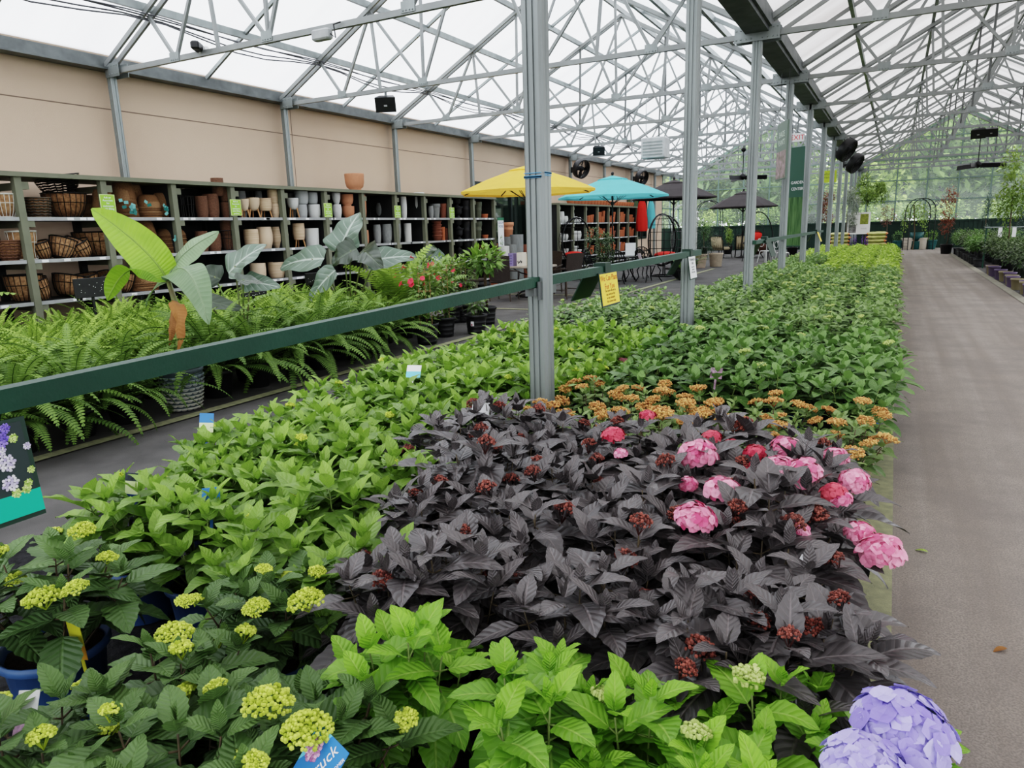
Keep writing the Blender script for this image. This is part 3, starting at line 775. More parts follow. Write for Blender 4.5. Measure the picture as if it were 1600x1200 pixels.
front('dark', 1238, 1020, .48, .95, 'black-leaved hydrangea leaning over the kerb behind the lavender blooms', 5, [('red',3)])
# lavender mophead at the corner of the bed
pv = at_z(1400, 1215, .4)
lv = thing('mophead_hydrangea', 'hydrangea with two big lavender-blue round blooms at the bed corner', 'hydrangea', (pv.x,pv.y,.006))
link('soil', SOIL, link('pot', PM['blue'], lv)); fo, st, tips = VAR['lime'][2]; link('foliage', fo, lv, sc=(.85,.85,.85)); link('stems', st, lv, sc=.85)
for (qx, qy, qz, s_) in ((1412,1128,.60,1.02),(1352,1190,.585,.86)):
    q = at_z(qx, qy, qz); link('flower_head', HD['lav'][0 if s_ > 1 else 1], lv, (q.x-pv.x,q.y-pv.y,qz-.006-.02), sc=s_, rot=(.1,.1,s_))

for i, (o, px, py, z, s_) in enumerate(((f4,420,1100,.55,1.15),(f4,481,1142,.55,1.1),(f3,400,950,.53,.8),(f3,478,940,.54,1.1),(f2,272,992,.53,1.0),(f1,128,830,.62,.75),(f1,118,920,.55,.7),(f1,68,936,.52,1.0),(f1,168,872,.56,.6),(f1,22,905,.52,.6),(f3,412,890,.58,.55),(f2,288,940,.56,.55))):
    q = at_z(px, py, z); ml = Matrix.Translation(o.location) @ Matrix.Rotation(o.rotation_euler.z, 4, 'Z') @ Matrix.Scale(o.scale.x, 4)
    link('flower_head', HD['yel'][i % 3], o, tuple(ml.inverted() @ q), rot=(.2*math.sin(i*3), .2*math.cos(i*2), i*1.3), sc=s_)
# tags and lettering on the front plants
blue_c = plain('tag_blue', srgb(58,120,190), .4); sky_c = plain('tag_sky_blue', srgb(120,200,225), .4); cream_c = plain('tag_cream', srgb(214,222,176), .4)
navy_c = plain('tag_navy', srgb(38,62,120), .4); photo_c = mat('tag_photo_dark', srgb(60,66,84), .5, 0, .4, 60.); pinkph_c = mat('tag_photo_pink', srgb(206,170,196), .5, 0, .3, 90., dark=srgb(120,90,110)); yel_c = plain('tag_yellow_green', srgb(190,190,60), .4); org_c = plain('tag_orange', srgb(216,160,60), .4); wht_c = plain('tag_white', (.8,.8,.8), .4)
def tag_at(name, parent, px, py, z, rz, tilt, w, h, bands, words=()):
    q = at_z(px, py, z); ml = Matrix.Translation(parent.location) @ Matrix.Rotation(parent.rotation_euler.z, 4, 'Z') @ Matrix.Scale(parent.scale.x, 4)
    lq = ml.inverted() @ q; return care_tag(name, parent, tuple(lq), rz - parent.rotation_euler.z, tilt, w, h, bands, words)
bt = tag_at('care_sign', f4, 466, 1250, .46, -.35, -.75, .125, .13, [(1., blue_c)], [('truck', .036, .012, .085, -1.2, wht_c), ('FAST BLOOMER', .011, .047, .08, -1.2, wht_c)])
mb = MB(); mb.prism([(-.0625,.13),(-.0625,.05),(-.005,.13)], -.0002, .0012, Matrix.Rotation(PI/2, 4, 'X')); obj('label_corner', mb, sky_c, bt)
mb = MB()
for i in range(40):
    a = i*2.4; r = .024*math.sqrt((i+.5)/40); mb.blob((-.036+r*math.cos(a), -.002, .088+r*math.sin(a)), .0055, 5, 3, 1, random.Random(i).random())
obj('flower_picture', mb, tint_mat('picture_pink', srgb(150,90,140), srgb(232,190,214)), bt)
tag_at('care_tag', f1, 128, 1030, .27, .25, .08, .042, .12, [(.62, yel_c), (.38, org_c)])
tag_at('flower_tag', f1, 118, 1012, .28, .25, .05, .03, .06, [(1., photo_c)])
tag_at('care_tag', f6, 36, 1150, .42, .5, -.5, .05, .10, [(.45, wht_c), (.55, pinkph_c)])
def nearest(px, py, z, kinds):
    q = at_z(px, py, z); best = None
    for o in COL.objects:
        if o.type == 'EMPTY' and o.parent is None and o.name.split('.')[0] in kinds:
            d = (o.location.x-q.x)**2 + (o.location.y-q.y)**2
            if best is None or d < best[0]: best = (d, o)
    return best[1]
G = ('green_hydrangea',)
tag_at('care_tag', nearest(320,675,.5,G), 322, 683, .50, .3, -.25, .085, .13, [(.4, blue_c), (.6, cream_c)])
tag_at('care_tag', nearest(205,765,.5,G), 205, 790, .48, .2, -.2, .06, .13, [(.25, photo_c), (.4, cream_c), (.35, navy_c)])
tag_at('care_tag', nearest(325,790,.5,G), 330, 800, .50, .7, -.5, .07, .10, [(.5, blue_c), (.5, cream_c)])
tag_at('care_tag', nearest(645,590,.5,G), 645, 590, .58, .3, -.6, .1, .09, [(.5, wht_c), (.5, sky_c)])
tag_at('care_tag', nearest(750,640,.5,G), 750, 650, .56, .3, -.6, .1, .08, [(1., wht_c)])
D = ('dark_leaf_hydrangea',)
tag_at('care_tag', nearest(1248,900,.5,D), 1250, 896, .52, -.5, -.8, .05, .06, [(.7, wht_c), (.3, photo_c)])
tag_at('care_tag', nearest(610,890,.4,D), 612, 905, .42, .2, -.3, .09, .10, [(.5, plain('tag_purple', srgb(70,40,96), .4)), (.5, wht_c)])
M_ = ('broadleaf_hydrangea','green_hydrangea')
tag_at('care_tag', nearest(965,575,.4,M_), 968, 590, .34, -.4, -.35, .11, .17, [(.65, mat('tag_photo_rose', srgb(190,120,130), .5, 0, .4, 70., dark=srgb(90,40,50))), (.35, wht_c)])
tag_at('flower_tag', nearest(1118,575,.5,M_), 1118, 592, .55, 0, -.5, .07, .07, [(1., pinkph_c)])
# lettering on pots
def aim(o): return math.atan2(-o.location.y, -o.location.x) - o.rotation_euler.z
round_lettering('MONROVIA', .042, dark_ink, l1, .128, .12, aim(l1), .1)
o = nearest(1345, 765, .2, ('orange_bud_hydrangea','dark_leaf_hydrangea')); round_lettering('MONROVIA', .042, dark_ink, o, .128, .15, aim(o), .1)
o = nearest(1000, 605, .2, ('broadleaf_hydrangea',)); round_lettering('Bloom', .075, white_ink, o, .132, .12, aim(o), .1, shear=.3)
# ================================================================== ferns, banana, elephant ears and potted flowers along the left aisle
fern_y = tint_mat('fern_yellow_green', (.075,.15,.022), (.34,.48,.10), .55, .3)
fern_d = tint_mat('fern_deep_green', (.04,.085,.018), (.20,.31,.07), .55, .25)
def frond(mb, p, az, el, Ln, droop, pw, n, rs, tint):
    """arching frond: midrib with a row of narrow leaflets on each side"""
    d = np.array((math.cos(az), math.sin(az), 0.)); s = np.array((-math.sin(az), math.cos(az), 0.)); up = np.array((0,0,1.))
    tw = rs.uniform(-.5,.5); vs = []; fs = []; lv = []; q = np.array(p, float); e = el; st = Ln/n; rib = [tuple(q)]
    for i in range(n):
        t = (i+1)/n; e = el - droop*t*t*.8 - droop*.2*t
        dv = d*math.cos(e) + up*math.sin(e); q = q + dv*st; rib.append(tuple(q))
        nv = -d*math.sin(e) + up*math.cos(e); sv = s*math.cos(tw*t) + nv*math.sin(tw*t)
        w = pw*(math.sin(PI*min(1,(t*.9+.1)))**.55)*rs.uniform(.9,1.05)
        if t < .12: continue
        for sg in (-1,1):
            tip = q + sv*(sg*w) + dv*w*.28 - nv*w*.12; o = len(vs)
            vs += [tuple(q - dv*st*.42), tuple(q + dv*st*.42), tuple((q+tip)/2 + dv*st*.40 + nv*.004), tuple(tip), tuple((q+tip)/2 - dv*st*.36 + nv*.004)]
            fs.append((o,o+1,o+2,o+3,o+4)); tn = min(1,max(0,tint*.75 + t*.35 + rs.uniform(-.1,.1))); lv += [(0,0,tn)]*5
    mb.add(vs, fs, lv)
    o = len(rib); mb.tube(rib[::3]+[rib[-1]], .0025, 3)
def fern_mesh(seed, mt, nf, L0, L1, e0, e1, dr, pw, n=24):
    rs = random.Random(seed); mb = MB()
    for i in range(nf):
        az = i*2.39996 + rs.uniform(-.3,.3); k = (i+.5)/nf
        el = math.radians(e1 + (e0-e1)*(1-k)) + rs.uniform(-.12,.12); r = .06*k
        frond(mb, (r*math.cos(az), r*math.sin(az), .19), az, el, rs.uniform(L0,L1), dr*rs.uniform(.75,1.25), pw, n, rs, rs.uniform(.2,1.)*(1.15-.7*k))
    return mb.mesh('fronds', mt, False)
FERN = dict(up=[fern_mesh(i, fern_y, 64, .5,.78, 88, 50, 1.2, .038, 30) for i in range(4)], low=[fern_mesh(i+9, fern_d, 56, .55,.9, 80, 14, 1.5, .05, 34) for i in range(3)])
fern_pot = pot_mesh('nursery_pot', pot_black, .13, .1, .21, .01)
rs = random.Random(5); fx = -5.95; row = 0; NF = 0
while fx > -9.5:
    y = 2.2 + (0.1 if row else 2.55); col_ = 0
    ymax = 9.3 if fx > -7.6 else 8.8
    if row == 0: ymax = 7.9
    while y < ymax:
        xx, yy = fx + rs.uniform(-.07,.07), y + rs.uniform(-.08,.08); y += .54
        if math.hypot(xx+5.78, yy-4.28) < .36 or math.hypot(xx+7.0, yy-8.1) < .45 or math.hypot(xx+6.3, yy-5.5) < .25: continue
        px, py = px_of(xx, yy, .6)
        if px < -160: continue
        col_ += 1; NF += 1; low = row == 0
        t = thing('potted_fern', ('drooping dark green fern beside the aisle line, %s along from the near end' % ORD[col_-1]) if low else ('upright yellow-green fern, %s along in the %s row back from the aisle' % (ORD[col_-1], ORD[row])), 'fern', (xx,yy,0), rs.uniform(0,6), 'ferns along the left aisle', rs.uniform(.9,1.1)*(1.2 if low else 1))
        link('pot', fern_pot, t); link('fronds', rs.choice(FERN['low' if low else 'up']), t)
    fx -= .55; row += 1

for i, (xx, yy) in enumerate(((-5.82,2.35),(-5.78,2.82),(-5.8,3.3),(-5.86,3.74))):
    t = thing('potted_fern', 'sprawling dark fern spilling over the painted line, %s along from the near end' % ORD[i], 'fern', (xx,yy,0), i*1.3, 'ferns along the left aisle', 1.12)
    link('pot', fern_pot, t); link('fronds', FERN['low'][i % 3], t)
# large single leaves -------------------------------------------------
def ribbon(mb, spine, side, width, nrm_fold=.2, wave=.0, tint=.5, seed=0, na=6):
    """blade along a spine of points; side = direction across the blade"""
    rs = random.Random(seed); n = len(spine)-1; vs = []; lv = []; side = Vector(side).normalized()
    for i, pnt in enumerate(spine):
        v = i/n; w = width/2*(math.sin(PI*min(1, v**.8))**.6 if 0 < v < 1 else .04)
        a = Vector(spine[max(0,i-1)]); b = Vector(spine[min(n,i+1)]); d = (b-a).normalized(); s = (side - d*side.dot(d)).normalized(); nn = s.cross(d)
        for j in range(na+1):
            u = -1 + 2*j/na
            q = Vector(pnt) + s*(u*w) + nn*(nrm_fold*abs(u)*w + wave*width*abs(u)*math.sin(v*21+u+seed))
            vs.append(tuple(q)); lv.append((u, v, min(1,max(0,tint+rs.uniform(-.04,.04)))))
    fs = [(i*(na+1)+j, i*(na+1)+j+1, (i+1)*(na+1)+j+1, (i+1)*(na+1)+j) for i in range(n) for j in range(na)]
    mb.add(vs, fs, lv)
def curve3(a, b, c, n=16): return [tuple(bez(a, b, c, i/n)) for i in range(n+1)]
banana_l = leaf_mat('banana_leaf_bright', (.10,.22,.02), (.30,.50,.05), (.42,.56,.14), .5, .4, .35, 26., .6, .5)
banana_g = leaf_mat('banana_leaf_grey_green', (.09,.16,.07), (.26,.35,.20), (.36,.45,.28), .5, .4, .25, 26., .6, .5)
dead_l = leaf_mat('dry_brown_leaf', (.09,.035,.012), (.34,.15,.045), (.3,.14,.04), .4, .8, .1, 20., .8, .5)
stalk_m = mat('green_stalk', (.16,.25,.07), .5, 0, .25, 6., dark=(.12,.10,.05))
scale_m, nt, out = _nodes('scalloped_glaze')
p = N(nt, 'ShaderNodeBsdfPrincipled'); L(nt, p, 0, out, 0); p.inputs['Roughness'].default_value = .3
at = N(nt, 'ShaderNodeTexCoord'); sp = N(nt, 'ShaderNodeSeparateXYZ'); L(nt, at, 3, sp, 0)
f = mrange(nt, (sp,2), .12, .36); c = mixc(nt, f, (.50,.49,.43), (.20,.26,.29)); L(nt, c[0], c[1], p, 'Base Color')
bp = Vector((-5.78, 4.28, 0))
ban = thing('banana_plant', 'young banana plant with broad paddle leaves in a scalloped grey pot', 'banana plant', tuple(bp))
mb = MB(); mb.lathe([(.125,0),(.13,.01),(.165,.12),(.185,.26),(.19,.36),(.2,.37),(.2,.395),(.18,.395),(.178,.33),(.1,.33)], 28)
pt = obj('pot', mb, mat('slate_glaze', srgb(92,104,108), .4, 0, .15, 8.), ban, True); mb = MB()
for r_ in range(9):
    z = .035 + r_*.037
    for j in range(18):
        a = 2*PI*(j+.5*(r_ % 2))/18; rr = .134 + .052*min(1, z/.3)**.8
        M = Matrix.Translation((rr*math.cos(a), rr*math.sin(a), z)) @ Matrix.Rotation(a, 4, 'Z')
        vs = [tuple(M @ Vector((.003,.032*math.cos(t),.026*math.sin(t)))) for t in [PI*k/6 - PI for k in range(7)]] + [tuple(M @ Vector((.02,0,-.006)))]
        mb.add(vs, [(7,k,k+1) for k in range(6)] + [(7,6,0)])
obj('scallops', mb, scale_m, pt); link('soil', soil_mesh(soil_m, .17, .33), pt)
def loc(px, py, Y): return at_y(px, py, Y) - bp
mb = MB(); mb.tube([(0,0,.3), tuple(loc(281,540,4.28)), tuple(loc(276,480,4.28)), tuple(loc(262,436,4.28))], .045, 8, r2=.02); obj('trunk', mb, stalk_m, ban, True)
hub = loc(262,440,4.28)
for (b1, tip, side, wd, m_, tn, wv, sd) in (((245,395,4.2),(143,326,4.1),(.55,.5,.75),.36,banana_l,.75,.012,1), ((270,395,4.3),(342,362,4.6),(-.25,.6,.85),.28,banana_g,.6,.02,2),
        ((200,385,4.1),(168,470,3.9),(.2,.9,.35),.30,banana_l,.35,.02,3), ((292,375,4.2),(326,507,4.0),(.75,.55,.35),.30,banana_g,.45,.02,4), ((240,440,4.5),(228,480,4.9),(.4,.2,.5),.12,banana_g,.3,.01,5)):
    mb = MB(); c_ = curve3(tuple(hub), tuple(loc(*b1)), tuple(loc(*tip)), 22); ribbon(mb, c_, side, wd, .22, wv, tn, sd); mb.tube(c_[::2], .012, 5, r2=.003)
    obj('leaf', mb, m_, ban, True)
mb = MB(); ribbon(mb, curve3(tuple(loc(268,470,4.2)), tuple(loc(283,470,4.0)), tuple(loc(277,556,4.0)), 14), (1,.1,0), .13, .5, .10, .7, 3); ribbon(mb, curve3(tuple(loc(272,480,4.2)), tuple(loc(268,500,4.0)), tuple(loc(265,540,4.05)), 12), (1,.3,0), .08, .5, .08, .4, 4)
obj('dry_leaf', mb, dead_l, ban, True)['label'] = 'dry brown leaf hanging down'

ear_g = leaf_mat('elephant_ear_grey', (.055,.09,.06), (.15,.205,.155), (.42,.48,.42), 1.0, .35, .08, 6., 1.5, .7)
ear_d = leaf_mat('elephant_ear_dark', (.012,.024,.012), (.035,.055,.026), (.08,.11,.06), .6, .3, .12, 6., 1.5, .5)
def ear_leaf(par, base, o, tip, Y, dy, width, dark=False, seed=0, tn=.5, back=.28, nrm=(0,-.75,.6)):
    a = at_y(o[0], o[1], Y) - base; b = at_y(tip[0], tip[1], Y+dy) - base; d = b - a; Ln = d.length*1.08; d.normalize(); width *= 1.45
    mb = MB(); st = a - d*Ln*back
    add_leaf(mb, tuple(st), tuple(d), nrm, Ln*(1+back), width, p_heart, .12, .55, .0, 22, 8, tn, .035, .0, random.Random(seed))
    obj('leaf', mb, ear_d if dark else ear_g, par, True)
    mb = MB(); mid = (a.x*.5, a.y*.5, a.z*.75); mb.tube(curve3((0,0,.2), mid, tuple(a), 8), .014, 6, r2=.008); obj('stalk', mb, stalk_m, par, True)
eb = Vector((-7.0, 8.1, 0)); el = thing('elephant_ear_plant', 'tall elephant ear with huge grey ribbed leaves behind the ferns', 'elephant ear', tuple(eb))
link('pot', pot_mesh('nursery_pot', mat('clear_grey_tub', (.3,.31,.3), .4), .2, .16, .36, .01), el)
for q in ((( 536,378),(549,326),8.0,.15,.50,False,1,.6),((548,392),(516,404),7.8,-.2,.42,True,2,.4),((487,404),(424,403),7.9,-.1,.36,False,3,.7),((512,432),(472,464),7.7,-.2,.34,False,4,.6),((590,405),(643,388),8.1,.2,.34,False,5,.5),((570,392),(580,400),7.8,-.4,.3,True,6,.5)):
    ear_leaf(el, eb, *q)
eb2 = Vector((-6.3, 5.5, 0)); el2 = thing('elephant_ear_plant', 'smaller elephant ear with veined leaves just behind the banana plant', 'elephant ear', tuple(eb2))
link('pot', PM['black'], el2)
for q in (((367,415),(400,374),5.5,.1,.32,False,1,.6),((335,432),(302,418),5.4,-.1,.22,True,2,.4),((380,437),(412,432),5.3,.2,.2,True,3,.5),((392,441),(432,440),5.6,.1,.2,False,4,.6),((322,470),(365,472),5.3,0,.16,True,5,.8)):
    ear_leaf(el2, eb2, *q)
eb3 = Vector((-6.6, 10.6, 0)); el3 = thing('elephant_ear_plant', 'dark elephant ear leaves showing above the red flowering vines', 'elephant ear', tuple(eb3)); link('pot', PM['black'], el3)
for q in (((668,398),(672,380),10.6,.1,.34,True,1,1.),((655,405),(636,405),10.5,0,.3,True,2,.9),((680,405),(697,408),10.5,0,.3,False,3,.1)): ear_leaf(el3, eb3, *q)

# areca palm behind the elephant ear
def palm(label, x, y, top, seed, mt, n=14, pot='black'):
    rs = random.Random(seed); t = thing('potted_palm', label, 'palm', (x,y,0)); link('pot', PM[pot], t); mb = MB()
    for i in range(n):
        az = i*2.39996; frond(mb, (0,0,.25), az, math.radians(rs.uniform(58,86)), top*rs.uniform(.75,1.1), rs.uniform(.9,1.5), .20, 26, rs, rs.uniform(.4,1))
    obj('fronds', mb, mt, t)
    mb = MB()
    for i in range(6): mb.tube([(.03*math.cos(i),.03*math.sin(i),.2),(.06*math.cos(i),.06*math.sin(i),.8)], .012, 5)
    obj('canes', mb, stalk_m, t, True)
palm('yellow-green palm with fine feathered fronds behind the tall elephant ear', -6.75, 8.9, 1.3, 3, fern_y)
palm('darker feathery palm between the elephant ear and red flowering vines', -6.55, 9.35, 1.1, 4, fern_d, 12)
palm('palm whose frond tips poke in beside the wire baskets', -8.9, 3.5, 1.6, 6, fern_d, 10)

# leafy bushes --------------------------------------------------------
def cloud(mb, seed, n, c, r, Ln, Wd, prof=p_ovate, ns=2, na=2, shell=.55, droop=.4, outw=.8, tmul=1., lumps=0):
    rs = random.Random(seed)
    ctr = []
    for i in range(lumps):
        z = rs.uniform(-.9,1); a = rs.uniform(0,2*PI); q = math.sqrt(1-z*z)*rs.uniform(.5,1); ctr.append((c[0]+r[0]*.72*q*math.cos(a), c[1]+r[1]*.72*q*math.sin(a), c[2]+r[2]*.72*z, rs.uniform(.3,.46)))
    for i in range(n):
        z = rs.uniform(-1,1); a = rs.uniform(0,2*PI); k = (shell + (1-shell)*rs.random()); q = math.sqrt(1-z*z)
        nv = np.array((q*math.cos(a), q*math.sin(a), z))
        if ctr:
            cc = ctr[i % lumps]; p_ = np.array(cc[:3]) + nv*np.array(r)*cc[3]*k
        else: p_ = np.array(c) + nv*np.array(r)*k
        d = nv*outw + np.array((rs.uniform(-1,1), rs.uniform(-1,1), rs.uniform(-.6,.9)))*.8
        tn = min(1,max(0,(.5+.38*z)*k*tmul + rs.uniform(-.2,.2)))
        add_leaf(mb, tuple(p_), tuple(d), (rs.uniform(-.6,.6), rs.uniform(-.6,.6), 1), Ln*rs.uniform(.7,1.25), Wd*rs.uniform(.8,1.2), prof, .15, droop, 0, ns, na, tn, rs=rs)
    return mb
def trumpet(seed):
    rs = random.Random(seed); mb = MB()
    for k in range(5):
        a = 2*PI*k/5; add_leaf(mb, (0,0,.03), (math.cos(a), math.sin(a), .35), (0,0,1), .045, .045, p_round, .1, .5, 0, 4, 2, .4+.5*rs.random(), rs=rs)
    mb.lathe([(.004,-.01),(.008,.02),(.014,.034)], 7); return mb
tr_red = [trumpet(i).mesh('flower', tint_mat('scarlet_petal', (.45,.015,.03), (.75,.06,.10), .45, .1)) for i in range(1)]
vine_lf = leaf_mat('vine_leaf', (.05,.10,.02), (.24,.36,.08), (.3,.4,.14), .3, .35, .2, 6., 1.4, .2)
big_pot = pot_mesh('nursery_pot', pot_black, .165, .135, .30, .012, ribs=3); big_soil = soil_mesh(soil_m, .15, .27)
trellis_m = mat('tan_trellis', (.42,.26,.13), .7, 0, .1, 9.)
def flower_vine(px, py, label, top, nf, seed, low=.42, leafn=420, w=.24):
    b = at_z(px, py, 0); rs = random.Random(seed); t = thing('flowering_vine', label, 'flowering plant', (b.x, b.y+.16, 0), 0, 'potted plants in black tubs by the ferns')
    link('soil', big_soil, link('pot', big_pot, t))
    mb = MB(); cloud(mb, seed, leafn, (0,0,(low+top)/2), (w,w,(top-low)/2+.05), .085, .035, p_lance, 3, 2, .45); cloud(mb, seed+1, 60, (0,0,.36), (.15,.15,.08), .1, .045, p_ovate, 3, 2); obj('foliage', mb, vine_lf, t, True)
    mb = MB()
    for a in range(3): mb.tube([(.1*math.cos(a*2.1),.1*math.sin(a*2.1),.26),(.09*math.cos(a*2.1),.09*math.sin(a*2.1),top-.1)], .005, 4)
    for z in (.5,.75,1.0): mb.tube([(.1*math.cos(2*PI*i/10),.1*math.sin(2*PI*i/10),z) for i in range(10)], .004, 4, True)
    obj('trellis', mb, trellis_m, t)
    for i in range(nf):
        a = rs.uniform(-2.6,-.2); z = rs.uniform(low+.05, top+.03); r = w*math.sqrt(max(.1, 1-((z-(low+top)/2)/((top-low)/2+.05))**2))+.02
        link('flower', tr_red[0], t, (r*math.cos(a), r*math.sin(a), z), rot=(PI/2*.7, 0, a+PI/2), sc=rs.uniform(.8,1.2))
flower_vine(658, 540, 'red flowering vine on a trellis, its black tub next to the ferns', 1.2, 7, 11, w=.3)
flower_vine(686, 528, 'red flowering vine whose black tub stands second along the line', 1.18, 8, 12)
flower_vine(636, 520, 'red flowering vine half hidden by the feathery palm', 1.05, 6, 13)
flower_vine(700, 506, 'red flowering vine set back from the painted line', 1.1, 5, 14, w=.22)
flower_vine(716, 503, 'bushy green vine tub behind the low white-tagged tub', 1.12, 0, 15, w=.26)
b = at_z(737, 523, 0); t = thing('potted_shrub', 'low leafy plant in a black tub with a white tag', 'potted plant', (b.x,b.y+.15,0)); link('soil', big_soil, link('pot', big_pot, t))
lb, sb, tips = shrub(77, 10, .17, .6, .26, .13, .5, 4, ns=5, na=2); obj('foliage', lb, LM['soft'], t, True); obj('stems', sb, stem_green, t)
mb = MB(); a = -1.35; q = .16
mb.box((-.028,-.002,-.035),(.028,.0,.035)); mb.cm = 1; mb.box((-.02,-.004,-.03),(.0,-.002,.0)); obj('pot_label', mb, [wht_c, plain('label_crimson', srgb(150,40,60), .5)], t, loc=(.03,-.163,.17))
b = at_z(754, 508, 0); t = thing('flowering_standard', 'small standard tree with bare trunk in a black tub beside the wicker chairs', 'potted tree', (b.x,b.y+.15,0)); link('soil', big_soil, link('pot', big_pot, t))
mb = MB(); mb.tube([(0,0,.25),(.01,0,.7),(0,.02,1.0)], .014, 6); mb.tube([(.02,.02,.25),(-.02,0,.7),(0,-.02,1.0)], .012, 6); obj('trunk', mb, stem_brown, t, True)
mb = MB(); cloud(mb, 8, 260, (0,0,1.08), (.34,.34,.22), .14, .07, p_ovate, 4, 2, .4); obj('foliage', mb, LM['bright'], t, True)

# black boards on stakes among the ferns, dropped petals and leaves
def board(px0, py0, px1, py1, X, label):
    a = at_x(px0, py1, X); b = at_x(px1, py0, X); w = b.y-a.y
    t = thing('stake_sign', label, 'sign', (X, a.y, 0)); mb = MB(); mb.bbox((-.012,0,a.z),(.012,w,b.z),.004); obj('board', mb, black_m, t)
    mb = MB(); mb.box((-.03,w/2-.015,0),(-.012,w/2+.015,a.z+.1)); obj('stake', mb, black_m, t)
    mb = MB(); rs = random.Random(px0)
    for i in range(16): y, z = rs.uniform(.04,w-.04), rs.uniform(a.z+.04,b.z-.05); mb.box((.012,y,z),(.0135,y+.006,z+.006))
    obj('price_marks', mb, wht_c, t)
board(118, 432, 170, 467, -8.7, 'black price board on a stake before the bottom basket shelf')
board(378, 454, 416, 465, -7.6, 'low black board on a stake beneath the small elephant ear')
board(478, 424, 512, 446, -7.9, 'black board on a stake behind the tall elephant ear')
petal = MB(); add_leaf(petal, (0,0,.004), (1,0,.3), (0,0,1), .06, .045, p_round, .3, .8, 0, 4, 2, .5); petal_me = petal.mesh('fallen_petal', plain('petal_white', (.78,.76,.74), .6), True)
for i, (px, py) in enumerate(((744,518),(757,513),(760,511),(754,521),(668,548))):
    q = at_z(px, py, 0); tag(link('fallen_petal', petal_me, None, (q.x,q.y,.012), rz=i*1.7), 'white petal dropped on the asphalt, %s from the white-tagged tub' % ORD[i], 'petal', 'petals dropped on the asphalt')
lf = MB(); add_leaf(lf, (0,0,.004), (1,0,.15), (0,0,1), .06, .025, p_lance, .3, .6, 0, 5, 2, .8)
for i, (px, py, lab, m_) in enumerate(((1450,867,'small yellow leaf lying on the concrete aisle','bright'),(1573,1018,'dry curled leaf lying on the concrete aisle',''),(1288,850,'',''))):
    if not lab: continue
    q = at_z(px, py, 0); tag(obj('fallen_leaf', lf, LM['oak'] if m_ else dead_l, None, True, loc=(q.x,q.y,.01), rz=2.8+i), lab, 'leaf')
# ================================================================== pot shelving along the beige wall
SX, SB = -10.2, -11.02
PY = [5.53 + 1.165*k for k in range(-2, 12)]
LV = [.23, .79, 1.35, 1.91]; ZT = 2.49
stripm = mat('grey_price_strip', (.34,.35,.35), .5, .1, .08, 12.)
def shelving(label, ys, mt, lv, zt, back_from, sx=SX, sb=SB):
    t = thing('display_shelving', label, 'shelving', (0,0,0)); y0, y1 = ys[0], ys[-1]
    for i, y in enumerate(ys):
        mb = MB(); mb.box((sx-.09,y-.045,0),(sx,y+.045,zt-.06)); obj('post', mb, mt, t)
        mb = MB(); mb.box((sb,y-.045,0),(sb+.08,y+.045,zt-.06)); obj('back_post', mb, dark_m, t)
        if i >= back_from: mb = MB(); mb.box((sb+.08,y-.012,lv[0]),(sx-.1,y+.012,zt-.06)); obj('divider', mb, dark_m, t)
        mb = MB()
        for z in lv + [zt-.09]: mb.box((sb,y+.045,z-.13),(sx-.03,y+.08,z-.035)); mb.box((sx-.11,y+.045,z-.13),(sx-.02,y+.14,z-.035))
        obj('shelf_arm', mb, mt, t)
    mb = MB(); mb.box((sb,y0-.05,zt-.06),(sx+.03,y1+.05,zt)); obj('top_board', mb, mt, t)
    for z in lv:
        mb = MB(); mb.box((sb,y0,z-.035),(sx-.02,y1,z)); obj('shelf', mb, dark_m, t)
        for i in range(len(ys)-1):
            mb = MB(); mb.box((sx-.02,ys[i]+.05,z-.045),(sx-.012,ys[i+1]-.05,z+.004)); rs = random.Random(int(z*100)+i); mb.cm = 1
            for q in range(3): y = rs.uniform(ys[i]+.08, ys[i+1]-.2); mb.box((sx-.012,y,z-.038),(sx-.0105,y+.09,z-.004))
            obj('price_strip', mb, [stripm, wht_c], t)
    if back_from < len(ys)-1: mb = MB(); mb.box((sb-.02,ys[back_from],lv[0]),(sb-.005,y1,zt-.06)); obj('shade_panel', mb, dark_m, t)  # added near-black sheet standing in for the shade inside these bays
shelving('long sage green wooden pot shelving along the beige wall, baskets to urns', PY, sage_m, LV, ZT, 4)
sign_g = plain('lime_sign_face', srgb(140,186,66), .5); sign_e = plain('lime_sign_edge', srgb(200,222,150), .5)
for i, (k, zc, hh) in enumerate(((3,2.09,.29),(5,2.08,.27),(7,2.06,.27),(9,2.05,.27),(11,2.04,.27))):
    t = thing('shelf_sign', 'lime green notice on the pot shelf post, %s from the banana plant end' % ORD[i], 'sign', (SX+.012,PY[k]+.02,zc), PI/2, 'lime green notices on the shelf posts')
    mb = MB(); mb.box((-.115,-.002,-hh/2),(.115,.004,hh/2)); obj('sign_board', mb, sign_e, t)
    mb = MB(); mb.box((-.105,-.004,-hh/2+.01),(.105,-.002,hh/2-.01)); obj('sign_face', mb, sign_g, t)
    lettering('Ask an\nAssociate\nfor\nassistance\nwith lifting\npottery', .04, wht_c, t, (0,-.0055,0))
t = thing('poster_stand', 'tall white gardening poster with green foot at the shelf end', 'sign', (SX+.1,PY[13]+.15,0), PI/2)
mb = MB(); mb.box((-.17,0,1.02),(.17,.012,1.92)); obj('poster', mb, wht_c, t); mb = MB(); mb.box((-.175,-.004,1.84),(.175,.016,1.92)); mb.box((-.15,-.05,.98),(.15,.04,1.06)); mb.box((-.02,.0,0),(.02,.02,1.0)); mb.box((-.16,-.12,0),(.16,.14,.02)); obj('stand', mb, plain('poster_green', srgb(50,110,80), .5), t)
lettering('GROW\nMORE', .10, plain('poster_ink', srgb(70,84,120), .6), t, (0,-.003,1.72))
